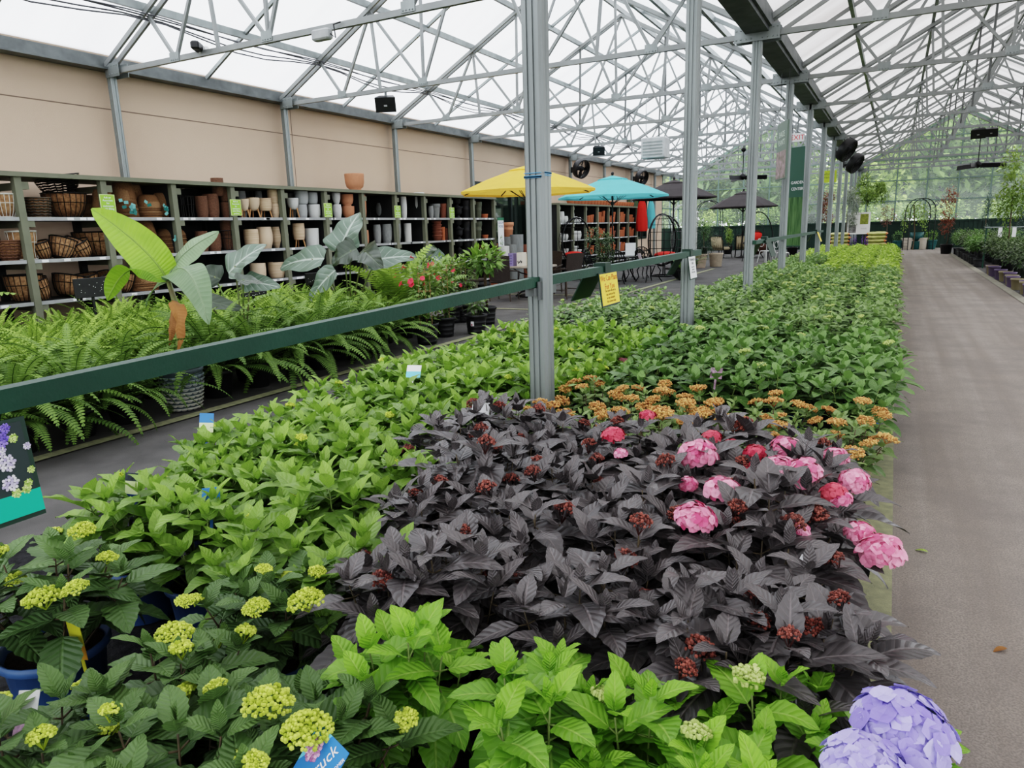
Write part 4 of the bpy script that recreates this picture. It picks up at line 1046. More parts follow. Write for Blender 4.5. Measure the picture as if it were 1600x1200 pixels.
mb = MB(); cloud(mb, 4, 60, (0,-.006,1.27), (.1,.004,.14), .06, .02, p_lance, 2, 2); obj('picture', mb, LM['bright'], t)

coco_m = mat('coco_fibre', srgb(146,112,82), .95, 0, .2, 30., dark=srgb(100,74,54), bump=.9, bscale=140., spec=.05)
coco_l = mat('coco_fibre_pale', srgb(172,138,104), .95, 0, .2, 30., dark=srgb(122,92,68), bump=.9, bscale=140., spec=.05)
teal_tag = plain('teal_tag', srgb(104,160,158), .5); teal_d = plain('teal_tag_dark', srgb(30,100,96), .5)
terra = mat('terracotta', srgb(176,108,78), .8, 0, .1, 6., spec=.15); terra_d = mat('terracotta_deep', srgb(138,90,74), .75, 0, .1, 6., spec=.2); terra_s = mat('smooth_terracotta', srgb(190,134,104), .7, 0, .05, 4., spec=.2)
beige_p, nt, out = _nodes('woven_beige')
p = N(nt, 'ShaderNodeBsdfPrincipled'); L(nt, p, 0, out, 0); p.inputs['Roughness'].default_value = .7
tc = N(nt, 'ShaderNodeTexCoord'); wv = N(nt, 'ShaderNodeTexWave', bands_direction='Z'); wv.inputs['Scale'].default_value = 11; wv.inputs['Distortion'].default_value = 2.5; L(nt, tc, 3, wv, 0)
c = mixc(nt, (wv, 1), srgb(178,150,122), srgb(226,208,184)); L(nt, c[0], c[1], p, 'Base Color')
beige_s = mat('striped_beige', srgb(216,196,170), .7, 0, .16, 3., stretch=(.1,.1,14), dark=srgb(176,146,116))
white_t = mat('textured_white_glaze', srgb(222,222,218), .6, 0, .05, 30., bump=.6, bscale=70.); grey_t = mat('textured_grey_glaze', srgb(172,174,174), .65, 0, .06, 20., bump=.5, bscale=60.)
conc_g = mat('grey_fibre_clay', srgb(140,142,140), .85, 0, .12, 6.); conc_p = mat('pale_fibre_clay', srgb(206,206,202), .8, 0, .04, 3.)
urn_b = mat('black_urn_glaze', (.024,.024,.026), .55, 0, .2, 5.); grn_p = mat('grey_green_glaze', srgb(96,100,84), .6, 0, .1, 5.); brown_w = mat('brown_weave', srgb(126,92,72), .85, 0, .2, 4., stretch=(1,1,20), dark=srgb(84,58,46), bump=.6, bscale=90.)
oak_m = mat('pale_wood_leg', srgb(188,140,96), .6, 0, .1, 20.)
# profiles are unit size: radius 1 at the widest, height 1
PROF = dict(
 bowl=[(.34,0),(.45,.0),(.72,.18),(.93,.5),(1,.82),(1,1),(.93,1),(.86,.6)],
 foot=[(.62,0),(.66,.04),(.60,.12),(.84,.22),(.97,.5),(1,.92),(1,1),(.93,1),(.9,.8)],
 drum=[(.78,0),(.82,.02),(.95,.25),(1,.6),(.97,.95),(.97,1),(.9,1),(.88,.8)],
 egg=[(.66,0),(.72,.02),(.95,.35),(1,.62),(.9,.92),(.86,1),(.8,1),(.78,.85)],
 tall=[(.70,0),(.74,.01),(.9,.2),(1,.5),(1,.8),(.93,1),(.86,1),(.85,.9)],
 cyl=[(.9,0),(.92,.01),(1,.98),(1,1),(.93,1),(.9,.9)],
 clay=[(.66,0),(.68,.01),(.9,.72),(.9,.76),(1,.77),(1,1),(.93,1),(.86,.8)],
 rim2=[(.66,0),(.7,.01),(.84,.45),(.9,.47),(.9,.55),(.86,.57),(.92,.74),(1,.76),(1,1),(.9,1),(.86,.8)],
 urn=[(.62,0),(.62,.06),(.45,.1),(.26,.2),(.34,.3),(.62,.36),(.78,.5),(.74,.7),(.82,.86),(1,.94),(1,1),(.86,1),(.7,.8)],
 saucer=[(.8,0),(.82,.02),(1,.9),(1,1),(.93,1),(.8,.3)],
)
_pm = {}
def pot_shape(prof, m):
    k = (prof, m.name)
    if k not in _pm: mb = MB(); mb.lathe(PROF[prof], 22, cap1=False); mb.lathe([(.01,.55),(.86,.55)], 22, cap0=False); _pm[k] = mb.mesh('planter_pot', m, True)
    return _pm[k]
USED = {}
def shelf_pot(px, z, wpx, h, prof, m, label, legs=0., group='planters on the pot shelving', X=None, cat='plant pot', name='planter_pot', dx=0.):
    """px: column of the photograph its middle falls on, wpx its width there, h its height in metres"""
    X = (X or SX-.06)
    q = at_x(px, 345, X); r = wpx/2/1136.*math.hypot(q.x, q.y)*1.1; X2 = X - r - .05 + dx; q = at_x(px, 345, X2); r = wpx/2/1136.*math.hypot(q.x, q.y)*1.08
    me = pot_shape(prof, m)
    if not legs: o = link(name, me, None, (X2,q.y,z), sc=(r,r,h)); o.rotation_euler = (0,0,px*.7); return tag(o, label, cat, group)
    t = thing(name, label, cat, (X2,q.y,z), 0, group); link('bowl', me, t, (0,0,legs), sc=(r,r,h-legs))
    for k in range(3):
        a = 2*PI*k/3 + .5; mb = MB(); mb.tube([(r*.9*math.cos(a),r*.9*math.sin(a),0),(r*.62*math.cos(a),r*.62*math.sin(a),legs+.03)], .011, 6, r2=.016); obj('leg', mb, oak_m, t)
    return t
U, M2, W2, B2 = LV[3], LV[2], LV[1], LV[0]
P = shelf_pot
# patterned, white and terracotta planters
P(384,U,13,.33,'bowl',beige_p,'small patterned beige planter on wooden legs at the bay edge',.12); P(398,U,18,.36,'bowl',beige_p,'patterned beige planter on wooden legs, upper shelf middle',.13); P(416,U,19,.36,'drum',beige_s,'striped beige planter on wooden legs, upper shelf',.13)
P(433,U,17,.27,'egg',beige_s,'striped beige pot under another on the upper shelf'); P(432,U+.27,18,.28,'drum',beige_s,'striped beige pot stacked on another, upper shelf')
P(381,U+.0,12,.5,'tall',grey_t,'dull grey tall pot behind the beige legged planters',dx=-.4); P(412,U+.02,16,.5,'drum',grey_t,'grey drum pot behind the patterned beige planter',dx=-.4)
P(390,M2,20,.36,'drum',beige_s,'striped beige drum pot on the middle shelf'); P(411,M2,22,.40,'egg',beige_p,'rounded patterned beige pot on the middle shelf'); P(434,M2,25,.40,'egg',beige_s,'widest striped beige pot on the middle shelf')
P(395,W2,22,.3,'drum',beige_p,'beige pot low on the third shelf, behind foliage'); P(425,W2,24,.3,'drum',beige_s,'striped beige pot low on the third shelf')
P(460,U,16,.38,'bowl',white_t,'white dotted planter standing on wooden legs',.16); P(473,U+.0,15,.26,'drum',grey_t,'pale grey textured pot beneath a grey pot'); P(474,U+.27,19,.27,'drum',grey_t,'grey textured pot stacked on top, upper shelf'); P(492,U,18,.27,'drum',white_t,'wide white dotted pot on the upper shelf'); P(491,U+.28,15,.22,'drum',grey_t,'grey dotted pot stacked on the wide white pot'); P(507,U,13,.25,'egg',white_t,'small white rounded pot at the bay end')
P(457,U+.0,12,.5,'tall',conc_g,'dark grey tall pot at the back of the white bay',dx=-.4)
P(465,M2,17,.46,'drum',beige_s,'striped beige planter on legs beside white drums',.14); P(485,M2,20,.36,'cyl',white_t,'white dotted drum pot on the middle shelf'); P(506,M2,21,.37,'drum',white_t,'larger white dotted drum pot, middle shelf')
P(528,U,13,.28,'egg',white_t,'white rounded pot under a white bowl'); P(528,U+.28,12,.24,'bowl',white_t,'white bowl stacked on a rounded white pot')
P(545,U,18,.25,'foot',terra_s,'footed terracotta bowl under another'); P(544,U+.25,19,.25,'foot',terra_s,'footed terracotta bowl stacked on its twin'); P(564,U,18,.5,'drum',terra_s,'tall smooth terracotta pot on the upper shelf'); P(562,U+.02,17,.53,'drum',terra_d,'darker tall terracotta pot behind the smooth one',dx=-.35)
P(558.5,ZT,27,.36,'foot',terra_s,'footed terracotta bowl standing on top of the shelving',X=SX-.02)
P(568,M2,12,.3,'drum',terra_s,'terracotta pot just behind the elephant ear leaf'); P(545,M2,18,.32,'foot',terra_s,'footed terracotta pot hidden on the middle shelf')
P(598,U,18,.36,'egg',conc_g,'lone dark grey egg pot on the upper shelf',dx=-.25); P(588,M2,11,.42,'tall',conc_g,'slim grey clay pot on the middle shelf'); P(603,M2,15,.43,'tall',conc_g,'grey clay vase pot between two others'); P(618,M2,14,.60,'tall',conc_g,'tallest grey clay vase on the middle shelf')
P(632,U,9,.5,'tall',conc_p,'pale vase half hidden by a lime notice'); P(657,U,16,.62,'tall',conc_p,'tall pale vase on the upper shelf'); P(659,M2,15,.60,'tall',conc_p,'tall pale vase directly below its twin'); P(636,M2,11,.44,'cyl',conc_p,'pale cylinder pot on the middle shelf')
P(681,U,15,.36,'clay',conc_g,'grey rimmed clay pot beside a red one'); P(693,U,12,.37,'clay',terra_d,'red-brown rimmed clay pot on the upper shelf'); P(674,U,8,.3,'egg',conc_g,'small grey pot at the bay edge')
for i in range(5): P(682,M2+.09*i,15,.14,'clay',terra_d,'red-brown clay pot, %s from the bottom of its nest' % ORD[i])
P(691,M2,7,.34,'cyl',terra,'slim terracotta cylinder beside the nested pots'); P(698,M2,7,.31,'cyl',terra_d,'slim terracotta cylinder at the bay end')
P(700,W2,14,.22,'clay',terra_d,'red-brown clay pot low on the third shelf')
for z, nm in ((U,'upper'),(M2,'middle'),(W2,'third')):
    P(716,z,15,.30,'urn',urn_b,'black urn, at the front of the %s urn shelf' % nm); P(715,z+.3,15,.24,'urn',urn_b,'black urn stacked on another, %s urn shelf' % nm); P(728,z,13,.48,'rim2',urn_b,'tall black rimmed pot beside urns, %s shelf' % nm)
P(747,U,13,.45,'rim2',grn_p,'grey-green rimmed pot on the upper shelf'); P(744,M2,17,.48,'rim2',grn_p,'wide grey-green rimmed pot, middle shelf'); P(766,U,15,.45,'rim2',terra,'terracotta rimmed pot on the upper end shelf'); P(766,M2,16,.46,'rim2',terra,'terracotta rimmed pot on the middle end shelf'); P(757,U,11,.12,'saucer',terra,'terracotta saucer stack on the upper end shelf'); P(757,M2,10,.10,'saucer',terra,'terracotta saucer stack on the middle end shelf')
P(752,W2,20,.38,'rim2',terra_d,'red terracotta pot low at the shelf end'); P(768,W2,16,.40,'rim2',terra,'terracotta pot low at the shelf end corner')

# coco liners nested upside down in stacks ---------------------------------
def dome_mesh(m, sq=1.):
    mb = MB(); rs = random.Random(2); prof = [(.0,.0),(.45,.0),(.62,-.03),(.8,-.2),(.93,-.5),(1,-.92),(1.03,-1.),(.99,-1.0)]
    mb.lathe([(r+rs.uniform(-.012,.012) if r else .001, z) for r, z in prof], 24, cap0=False); return mb.mesh('coco_liner', m, True)
dm = [dome_mesh(coco_m), dome_mesh(coco_l)]
def liner_stack(px, z, wpx, hgt, n, where, dx=0.):
    q = at_x(px, 345, SX-.1); r = wpx/2/1136.*math.hypot(q.x,q.y); X2 = SX-.08-r+dx; q = at_x(px, 345, X2); st = .035; dh = hgt - st*(n-1)
    for i in range(n):
        o = link('coco_liner', dm[(i*7+px) % 2 if i else 0], None, (X2, q.y, z+dh+st*i), sc=(r*(1-.012*i), r*(1-.012*i), dh)); o.rotation_euler = (rnd.uniform(-.03,.03), rnd.uniform(-.03,.03), i*1.1)
        tag(o, 'coconut liner, %s up in the %s' % (ORD[i], where), 'basket liner', 'coconut fibre liners nested upside down')
    return X2, q.y, r
def teal(X, y, z, n, label):
    mb = MB(); rs = random.Random(int(y*100))
    for i in range(n):
        M = Matrix.Translation((X+rs.uniform(0,.03), y+rs.uniform(-.05,.05), z+rs.uniform(-.07,.07))) @ Matrix.Rotation(rs.uniform(-.7,.7),4,'X') @ Matrix.Rotation(rs.uniform(-.5,.5),4,'Z'); mb.cm = i % 2
        mb.box((-.001,-.03,-.022),(.001,.03,.022), M)
    tag(obj('hang_tag', mb, [teal_tag, teal_d]), label, 'tag')
for (px, z, w_, h_, n, wh, dx) in ((165,U,30,.42,5,'stack half hidden by the first lime notice',0),(198,U,33,.58,9,'tall stack just past the first lime notice',-.03),(208,U,40,.60,6,'dark stack behind the tall one',-.22),(235,U,34,.36,6,'squat stack with a teal tag',0),(258,U,32,.40,6,'stack at the end of the upper coco bay',-.1),
        (222,M2,36,.54,7,'leaning stack on the middle shelf',-.03),(263,M2,46,.40,9,'wide stack on the middle shelf',-.05),(145,U,22,.34,4,'dark stack beside the black basket',-.3),(210,W2,40,.34,5,'low stack behind the banana leaf',0)):
    X2, y, r = liner_stack(px, z, w_, h_, n, wh, dx)
teal(SX-.02, at_x(213,345,SX).y, U+.12, 9, 'cluster of teal tags between the coco liner stacks'); teal(SX-.03, at_x(236,345,SX).y, U+.2, 2, 'single teal tag on the squat coco liner stack'); teal(SX-.05, at_x(263,345,SX).y, U+.13, 6, 'teal tags hanging at the end coco liner stack'); teal(SX-.03, at_x(232,345,SX).y, M2+.1, 4, 'pale tags on the leaning coco liner stack'); teal(SX-.05, at_x(275,345,SX).y, M2+.26, 4, 'teal tag on the wide coco liner stack'); teal(SX-.04, at_x(199,345,SX).y, U+.2, 3, 'teal tag on the tall coco liner stack')

# wire baskets and bowls ----------------------------------------------------
def wire_basket(px, z, wpx, h, label, wire, lin, stretch=1., nr=18, dx=0., tilt=0., flare=.62, weave=False):
    q = at_x(px, 345, SX-.1); r = wpx/2/1136.*math.hypot(q.x,q.y); rx = min(r, .34); X2 = SX-.06-rx+dx; q = at_x(px, 345, X2)
    t = thing('wire_basket', label, 'hanging basket', (X2,q.y,z), 0, 'wire baskets on the pot shelving'); t.rotation_euler = (tilt,0,0)
    mb = MB(); ring = lambda k, zz: [(rx*k*math.cos(2*PI*i/24), r*k*math.sin(2*PI*i/24), zz) for i in range(24)]
    mb.tube(ring(1,h), .009, 5, True); mb.tube(ring(.93,h*.62), .005, 4, True); mb.tube(ring(flare,.01), .006, 4, True)
    for i in range(nr):
        a = 2*PI*i/nr; mb.tube([(rx*k*math.cos(a), r*k*math.sin(a), zz) for k, zz in ((flare,.01),(.82,h*.3),(.95,h*.65),(1,h))], .0045, 4)
    if weave:
        for j in range(7): mb.tube([(rx*(flare+(1-flare)*(j/7)**.6)*1.01*math.cos(2*PI*i/24), r*(flare+(1-flare)*(j/7)**.6)*1.01*math.sin(2*PI*i/24), h*j/7+.01*(i%2)) for i in range(24)], .011, 4, True)
    obj('wire_frame', mb, wire, t)
    if lin: mb = MB(); mb.lathe([(rx*flare*.9,.008),(rx*.8,h*.3),(rx*.93,h*.65),(rx*.97,h*.97),(rx*.9,h*.97),(rx*.8,h*.5)], 22, sy=r/rx); obj('liner', mb, lin, t, True)
wirew = plain('white_wire', (.6,.58,.52), .5); wireb = plain('black_wire', (.012,.011,.01), .45, .3)
wire_basket(10,U,32,.30,'white wire basket lined with coco at the upper shelf end',wirew,coco_l)
wire_basket(62,U,32,.26,'woven twig basket on the upper shelf',mat('twig_weave', srgb(92,82,70), .9, 0, .3, 20.),coco_m,weave=True,flare=.8)
wire_basket(106,U,54,.34,'wide black wire basket with coco lining on the upper shelf',wireb,coco_m,nr=22); wire_basket(102,U+.35,54,.24,'flat black woven basket tipped onto the wide wire basket',wireb,None,weave=True,tilt=.14)
wire_basket(6,M2,30,.26,'brown woven bowl stack on the middle shelf end',brown_w,coco_m,weave=True); wire_basket(29,M2,34,.38,'pale wire-grid basket beside the first sage post',wirew,coco_l,flare=.85,nr=12)
wire_basket(62,M2,24,.24,'small coco-lined basket tipped beside the black ones',wireb,coco_l,tilt=.3); wire_basket(84,M2,34,.28,'black wire basket with coco lining lying tilted',wireb,coco_l,tilt=-.35); wire_basket(100,M2,28,.27,'black wire basket leaning on its neighbour',wireb,coco_l,tilt=-.5,dx=-.05); wire_basket(126,M2,28,.24,'small coco basket tipped before the long trough',wireb,coco_l,tilt=.45)
wire_basket(150,M2,66,.36,'long black wire trough lined with coco',wireb,coco_l,nr=24,dx=-.12)
for i, (px, w_) in enumerate(((20,46),(48,30),(92,50),(118,44),(146,40),(172,36))): wire_basket(px,W2,w_,.30 if i else .36,'black wire basket on the third shelf down, %s from the near end' % ORD[i],wireb,coco_l,nr=20,tilt=(0,.3,-.25,.2,.35,-.2)[i],dx=-.05)
for i, (px, w_) in enumerate(((282,14),(297,16))): wire_basket(px,U,w_,.34,'dark wire cage planter, %s along from the coco liners' % ORD[i],wireb,None,nr=10,flare=.8)
for i, (px, z, w_, h_) in enumerate(((318,U,16,.36),(333,U,20,.40),(346,U+.37,16,.30),(357,U,17,.27),(357,U+.28,17,.27),(356,M2,22,.26),(356,M2+.26,22,.26),(330,M2,20,.3),(312,M2,16,.34))):
    P(px,z,w_,h_,'drum',brown_w,'brown woven look pot, %s along in the dark bay' % ORD[i])
wire_basket(345,M2,26,.34,'dark wire basket standing before the brown woven pots',wireb,None,nr=12,flare=.85)

# ---- second shelving, terracotta -------------------------------------------
PY2 = [22.9 + 1.22*k for k in range(8)]
LV2 = [.55, 1.15, 1.75]
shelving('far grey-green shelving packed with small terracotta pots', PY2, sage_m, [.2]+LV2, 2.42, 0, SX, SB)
rs = random.Random(31); cnt = 0
for bi in range(7):
    ya, yb = PY2[bi]+.12, PY2[bi+1]-.12
    for li, z in enumerate(LV2):
        n = 5 if bi > 1 else 3
        for j in range(n):
            y = ya + (yb-ya)*(j+.5)/n; pale = bi < 2; m_ = (conc_p if pale else (terra if rs.random() < .7 else terra_d)); 
            if li == 0 and bi > 4: m_ = rs.choice((conc_p, plain('blue_glaze', srgb(130,150,190), .4) if not cnt else m_, terra))
            h_ = rs.uniform(.2,.46); r = (yb-ya)/n*.46
            o = link('planter_pot', pot_shape('clay' if not (pale and li) else 'egg', m_), None, (SX-.1-r,y,z), sc=(r,r,h_))
            tag(o, '%s pot, %s in bay %s of the far shelving, %s level' % ('pale' if pale else 'small clay', ORD[j], ORD[bi], ('lower','middle','top')[li]), 'plant pot', 'pots on the far shelving')
for i in range(22):
    y = PY2[1] + .2 + i*.32; r = .15; o = link('planter_pot', pot_shape('saucer', terra), None, (SX-.2,y,2.42), sc=(r,r,.17)); tag(o, 'terracotta saucer stack, %s along the top of the far shelving' % ORD[i], 'plant pot', 'terracotta saucers on the far shelving')

# ---- big planters standing between the two shelvings -----------------------
def floor_pot(px, zb, X, wpx, h, prof, m, label):
    q = at_x(px, 345, X); r = wpx/2/1136.*math.hypot(q.x,q.y); o = link('planter_pot', pot_shape(prof, m), None, (X,q.y,zb), sc=(r,r,h)); return tag(o, label, 'plant pot', 'big planters by the shop window')
floor_pot(786,0,-9.9,17,1.12,'cyl',conc_p,'tall white cylinder planter beside the poster'); floor_pot(799,0,-10.1,14,1.14,'cyl',conc_g,'tall grey cylinder planter behind the white one'); q = floor_pot(806,0,-10.5,22,1.42,'cyl',conc_g,'tallest grey cylinder planter by the shop window')
floor_pot(793,0,-10.75,18,1.36,'cyl',conc_g,'grey cylinder planter under the terracotta bowl'); floor_pot(793,1.36,-10.75,19,.44,'rim2',terra_s,'pink terracotta pot on a tall grey cylinder')
floor_pot(820,0,-10.4,16,1.1,'rim2',terra_d,'large terracotta jar behind the boxes on the table'); floor_pot(770,0,-9.7,20,.62,'rim2',terra,'terracotta pot standing below the shelf end')
# ================================================================== patio furniture and parasols
yel_f = mat('yellow_canvas', srgb(250,208,100), .8, 0, .04, 3., spec=.1); teal_f = mat('teal_canvas', srgb(122,208,214), .8, 0, .04, 3., spec=.1); blk_f = mat('charcoal_canvas', srgb(66,62,62), .85, 0, .08, 3., spec=.1); red_f = mat('red_canvas', srgb(196,56,48), .8, 0, .08, 5., spec=.1)
for m_ in (yel_f, teal_f):
    nt = m_.node_tree; p = [n for n in nt.nodes if n.type == 'BSDF_PRINCIPLED'][0]; out = [n for n in nt.nodes if n.type == 'OUTPUT_MATERIAL'][0]
    tr = N(nt, 'ShaderNodeBsdfTranslucent'); L(nt, p.inputs['Base Color'].links[0].from_node, 2, tr, 0); mx = N(nt, 'ShaderNodeMixShader'); mx.inputs[0].default_value = .35; L(nt, p, 0, mx, 1); L(nt, tr, 0, mx, 2); L(nt, mx, 0, out, 0)
bronze = mat('dark_bronze_pole', (.03,.026,.024), .4, .3, .1, 10.)
def parasol(x, y, R, zr, zt, fab, label, rot=.2, cat='parasol'):
    t = thing('patio_umbrella', label, cat, (x,y,0), rot); n = 8
    mb = MB(); rings = [(R,zr-.05,0),(R,zr,0),(R*.62,zr+(zt-zr)*.44,.0),(R*.24,zr+(zt-zr)*.80,0)]
    vs = []; fs = []
    for k, (r, z, _) in enumerate(rings):
        for i in range(n*2):
            a = 2*PI*i/(2*n); rr = r*(1 if i % 2 == 0 else math.cos(PI/n)*.985); zz = z - (0 if i % 2 == 0 else (.0 if k else .0)); vs.append((rr*math.cos(a), rr*math.sin(a), zz))
    m = n*2
    for k in range(3):
        for i in range(m): fs.append((k*m+i, k*m+(i+1)%m, (k+1)*m+(i+1)%m, (k+1)*m+i))
    mb.add(vs, fs); obj('canopy', mb, fab, t)
    mb = MB(); vs = [(0,0,zt)]; 
    for r, z in ((R*.27,zt-(zt-zr)*.185),(R*.27,zt-(zt-zr)*.185-.03)):
        for i in range(m): a = 2*PI*i/m; rr = r*(1 if i%2==0 else .95); vs.append((rr*math.cos(a), rr*math.sin(a), z))
    mb.add(vs, [(0,1+i,1+(i+1)%m) for i in range(m)] + [(1+i,1+m+i,1+m+(i+1)%m,1+(i+1)%m) for i in range(m)]); obj('vent_cap', mb, fab, t)
    mb = MB(); mb.tube([(0,0,.05),(0,0,zt-.02)], .022, 8); obj('pole', mb, bronze, t, True)
    mb = MB(); mb.blob((0,0,zt+.05),.045,8,6,1.2); mb.lathe([(.05,zt-.03),(.02,zt+.02)],8); obj('finial', mb, bronze, t, True)
    mb = MB(); mb.lathe([(.28,0),(.28,.04),(.1,.08),(.035,.12),(.03,.36),(.028,.36)], 20); obj('base', mb, bronze, t, True)
    mb = MB(); mb.lathe([(.05,zr-.25),(.05,zr-.15),(.03,zr-.15)], 8); obj('runner', mb, bronze, t)
    for i in range(n):
        a = 2*PI*i/n; c, s = math.cos(a), math.sin(a); mb = MB(); mb.bar((.04*c,.04*s,zt-.06),(R*.99*c,R*.99*s,zr-.015),.016,.022); mb.bar((.05*c,.05*s,zr-.2),(R*.5*c,R*.5*s,zr+(zt-zr)*.5-.03),.012); obj('rib', mb, bronze, t)
q = at_y(824, 300, 15.2); parasol(q.x, 15.2, 1.62, 2.42, 3.0, yel_f, 'open yellow patio parasol over the wicker dining set', .1)
q = at_y(957, 300, 20.0); parasol(q.x, 20.0, 1.58, 2.42, 3.0, teal_f, 'open turquoise patio parasol over the black iron dining set', .25)
q = at_y(1053, 300, 26); parasol(q.x, 26, 1.5, 2.52, 3.15, blk_f, 'open charcoal parasol next to the turquoise one', .1)
q = at_y(1162, 300, 34.5); parasol(q.x, 34.5, 1.52, 2.3, 3.0, blk_f, 'open charcoal parasol over the cream cushioned chairs', .0)
def closed(px, Y, fab, label, z0, z1, r):
    q = at_y(px, 330, Y); t = thing('folded_umbrella', label, 'parasol', (q.x,Y,0)); mb = MB(); n = 16; vs = []; prof = [(r*.95,z0,.0),(r*1.05,z0+.1,.1),(r,z0+.5,.3),(r*.7,z0+(z1-z0)*.75,.2),(.03,z1,0)]
    for rr, z, f_ in prof:
        for i in range(n): a = 2*PI*i/n; k = rr*(1 if i%2 else .68); vs.append((k*math.cos(a), k*math.sin(a), z))
    mb.add(vs, [(k*n+i,k*n+(i+1)%n,(k+1)*n+(i+1)%n,(k+1)*n+i) for k in range(4) for i in range(n)]); obj('canopy', mb, fab, t, True)
    mb = MB(); mb.tube([(0,0,.05),(0,0,z1+.08)], .022, 7); obj('pole', mb, bronze, t); mb = MB(); mb.lathe([(.24,0),(.24,.05),(.05,.1),(.04,.3)], 16); obj('base', mb, bronze, t)
closed(1003, 30.5, red_f, 'folded red parasol standing at the end of the terracotta shelving', 1.35, 2.85, .24); closed(1017, 31.6, teal_f, 'folded teal parasol just behind the folded red one', 1.45, 2.8, .2)

wick_m = mat('dark_brown_wicker', srgb(72,62,56), .7, 0, .25, 3., stretch=(40,40,90), dark=srgb(42,36,33), bump=.7, bscale=220.)
leg_m = mat('bronze_leg', srgb(84,74,66), .4, .5, .1, 10.)
def wicker(x, y, rz, label):
    t = thing('wicker_chair', label, 'chair', (x,y,0), rz, 'wicker dining chairs')
    mb = MB(); mb.bbox((-.25,-.25,.40),(.25,.25,.46),.02); obj('seat', mb, wick_m, t)
    mb = MB(); n = 8; vs = []
    for k in range(9):
        z = .44 + .56*k/8; yb = .23 + .10*(k/8)**1.2; w = .235 + .035*k/8
        for th in (0,.03):
            for i in range(n+1): u = -1+2*i/n; vs.append((w*u, yb+th-.03*(1-u*u)*0+ .035*(u*u)*-1, z + (.02*(1-u*u) if k == 8 else 0)))
    m = n+1; fs = []
    for k in range(8):
        for i in range(n):
            a = k*2*m+i; fs.append((a,a+1,a+2*m+1,a+2*m)); b_ = a+m; fs.append((b_+2*m,b_+2*m+1,b_+1,b_))
        for i in (0,n): a = k*2*m+i; fs.append((a,a+2*m,a+3*m,a+m) if i == 0 else (a,a+m,a+3*m,a+2*m))
    a = 8*2*m
    for i in range(n): fs.append((a+i,a+i+1,a+m+i+1,a+m+i))
    mb.add(vs, fs); obj('backrest', mb, wick_m, t)
    for sx in (-1,1):
        mb = MB(); mb.tube([(sx*.27,.27,.68),(sx*.28,.0,.66),(sx*.28,-.2,.64),(sx*.27,-.25,.58),(sx*.25,-.24,.4)], .018, 6); obj('armrest', mb, wick_m, t, True)
        for sy in (-1,1): mb = MB(); mb.tube([(sx*.235,sy*.235,.42),(sx*.25,sy*.26,.0)], .02, 6, r2=.014); mb.lathe([(.02,0),(.018,.02)], 6, c=(sx*.25,sy*.26,0)); obj('leg', mb, leg_m, t)
        mb = MB(); mb.tube([(sx*.245,-.25,.2),(sx*.245,.25,.2)], .009, 5); obj('stretcher', mb, leg_m, t)
wicker(-7.75,14.25,PI+.1,'dark wicker dining chair with its back turned, beside the standard tree'); wicker(-8.7,14.55,PI/2+.55,'dark wicker chair behind the flowering tubs, side on')
wicker(-6.55,15.0,-PI/2-.35,'dark wicker chair just past the tape-marked column'); wicker(-7.5,16.1,.05,'dark wicker chair on the far side of the stone table')
stone = mat('pale_stone_top', srgb(176,168,156), .5, 0, .1, 6.)
t = thing('dining_table', 'round stone-topped table on a black iron pedestal among wicker chairs', 'table', (-7.55,15.2,0)); mb = MB(); mb.lathe([(.60,.69),(.63,.70),(.63,.73),(.0,.73)], 32); obj('tabletop', mb, stone, t)
mb = MB(); mb.lathe([(.05,.04),(.06,.3),(.045,.5),(.1,.66),(.1,.69)], 12); obj('pedestal', mb, iron_m, t, True)
for k in range(4): a = k*PI/2+.4; mb = MB(); mb.tube([(0,0,.16),(.2*math.cos(a),.2*math.sin(a),.13),(.36*math.cos(a),.36*math.sin(a),.02)], .024, 6); obj('foot', mb, iron_m, t)
for k in range(4): a = k*PI/2+.4; mb = MB(); mb.tube([(0,0,.5),(.22*math.cos(a),.22*math.sin(a),.56),(.42*math.cos(a),.42*math.sin(a),.68)], .014, 6); obj('brace', mb, iron_m, t)
for dx_, m_, lab, z_, w_, h_ in ((-.36,plain('violet_carton', srgb(142,132,180), .5),'violet and white carton on the stone table',.73,.13,.30),(-.12,plain('white_carton', srgb(220,216,206), .5),'white carton with black marks on the stone table',.73,.16,.31)):
    mb = MB(); mb.bbox((-w_/2,-.1,0),(w_/2,.1,h_),.004); o = obj('carton', mb, m_, None, loc=(-7.55+dx_,15.0,z_)); tag(o, lab, 'box')
    mb = MB(); rs = random.Random(4)
    if dx_ < -.2:
        for i in range(4): mb.box((-.04,-.102,.05+.06*i),(.04,-.1,.065+.06*i))
        obj('print', mb, plain('carton_print', srgb(90,80,130), .5), o)
    else:
        mb.tube([(-.05,-.102,.12),(-.03,-.102,.06),(0,-.102,.1),(.03,-.102,.13),(.05,-.102,.07),(.06,-.102,.11)], .012, 5); obj('print', mb, black_m, o)
mb = MB(); mb.bbox((-.035,-.03,0),(.035,.03,.27),.003); tag(obj('carton', mb, plain('cream_carton', srgb(224,206,176), .5), None, loc=(-7.68,15.25,.73)), 'slim cream carton standing behind the violet one', 'box')

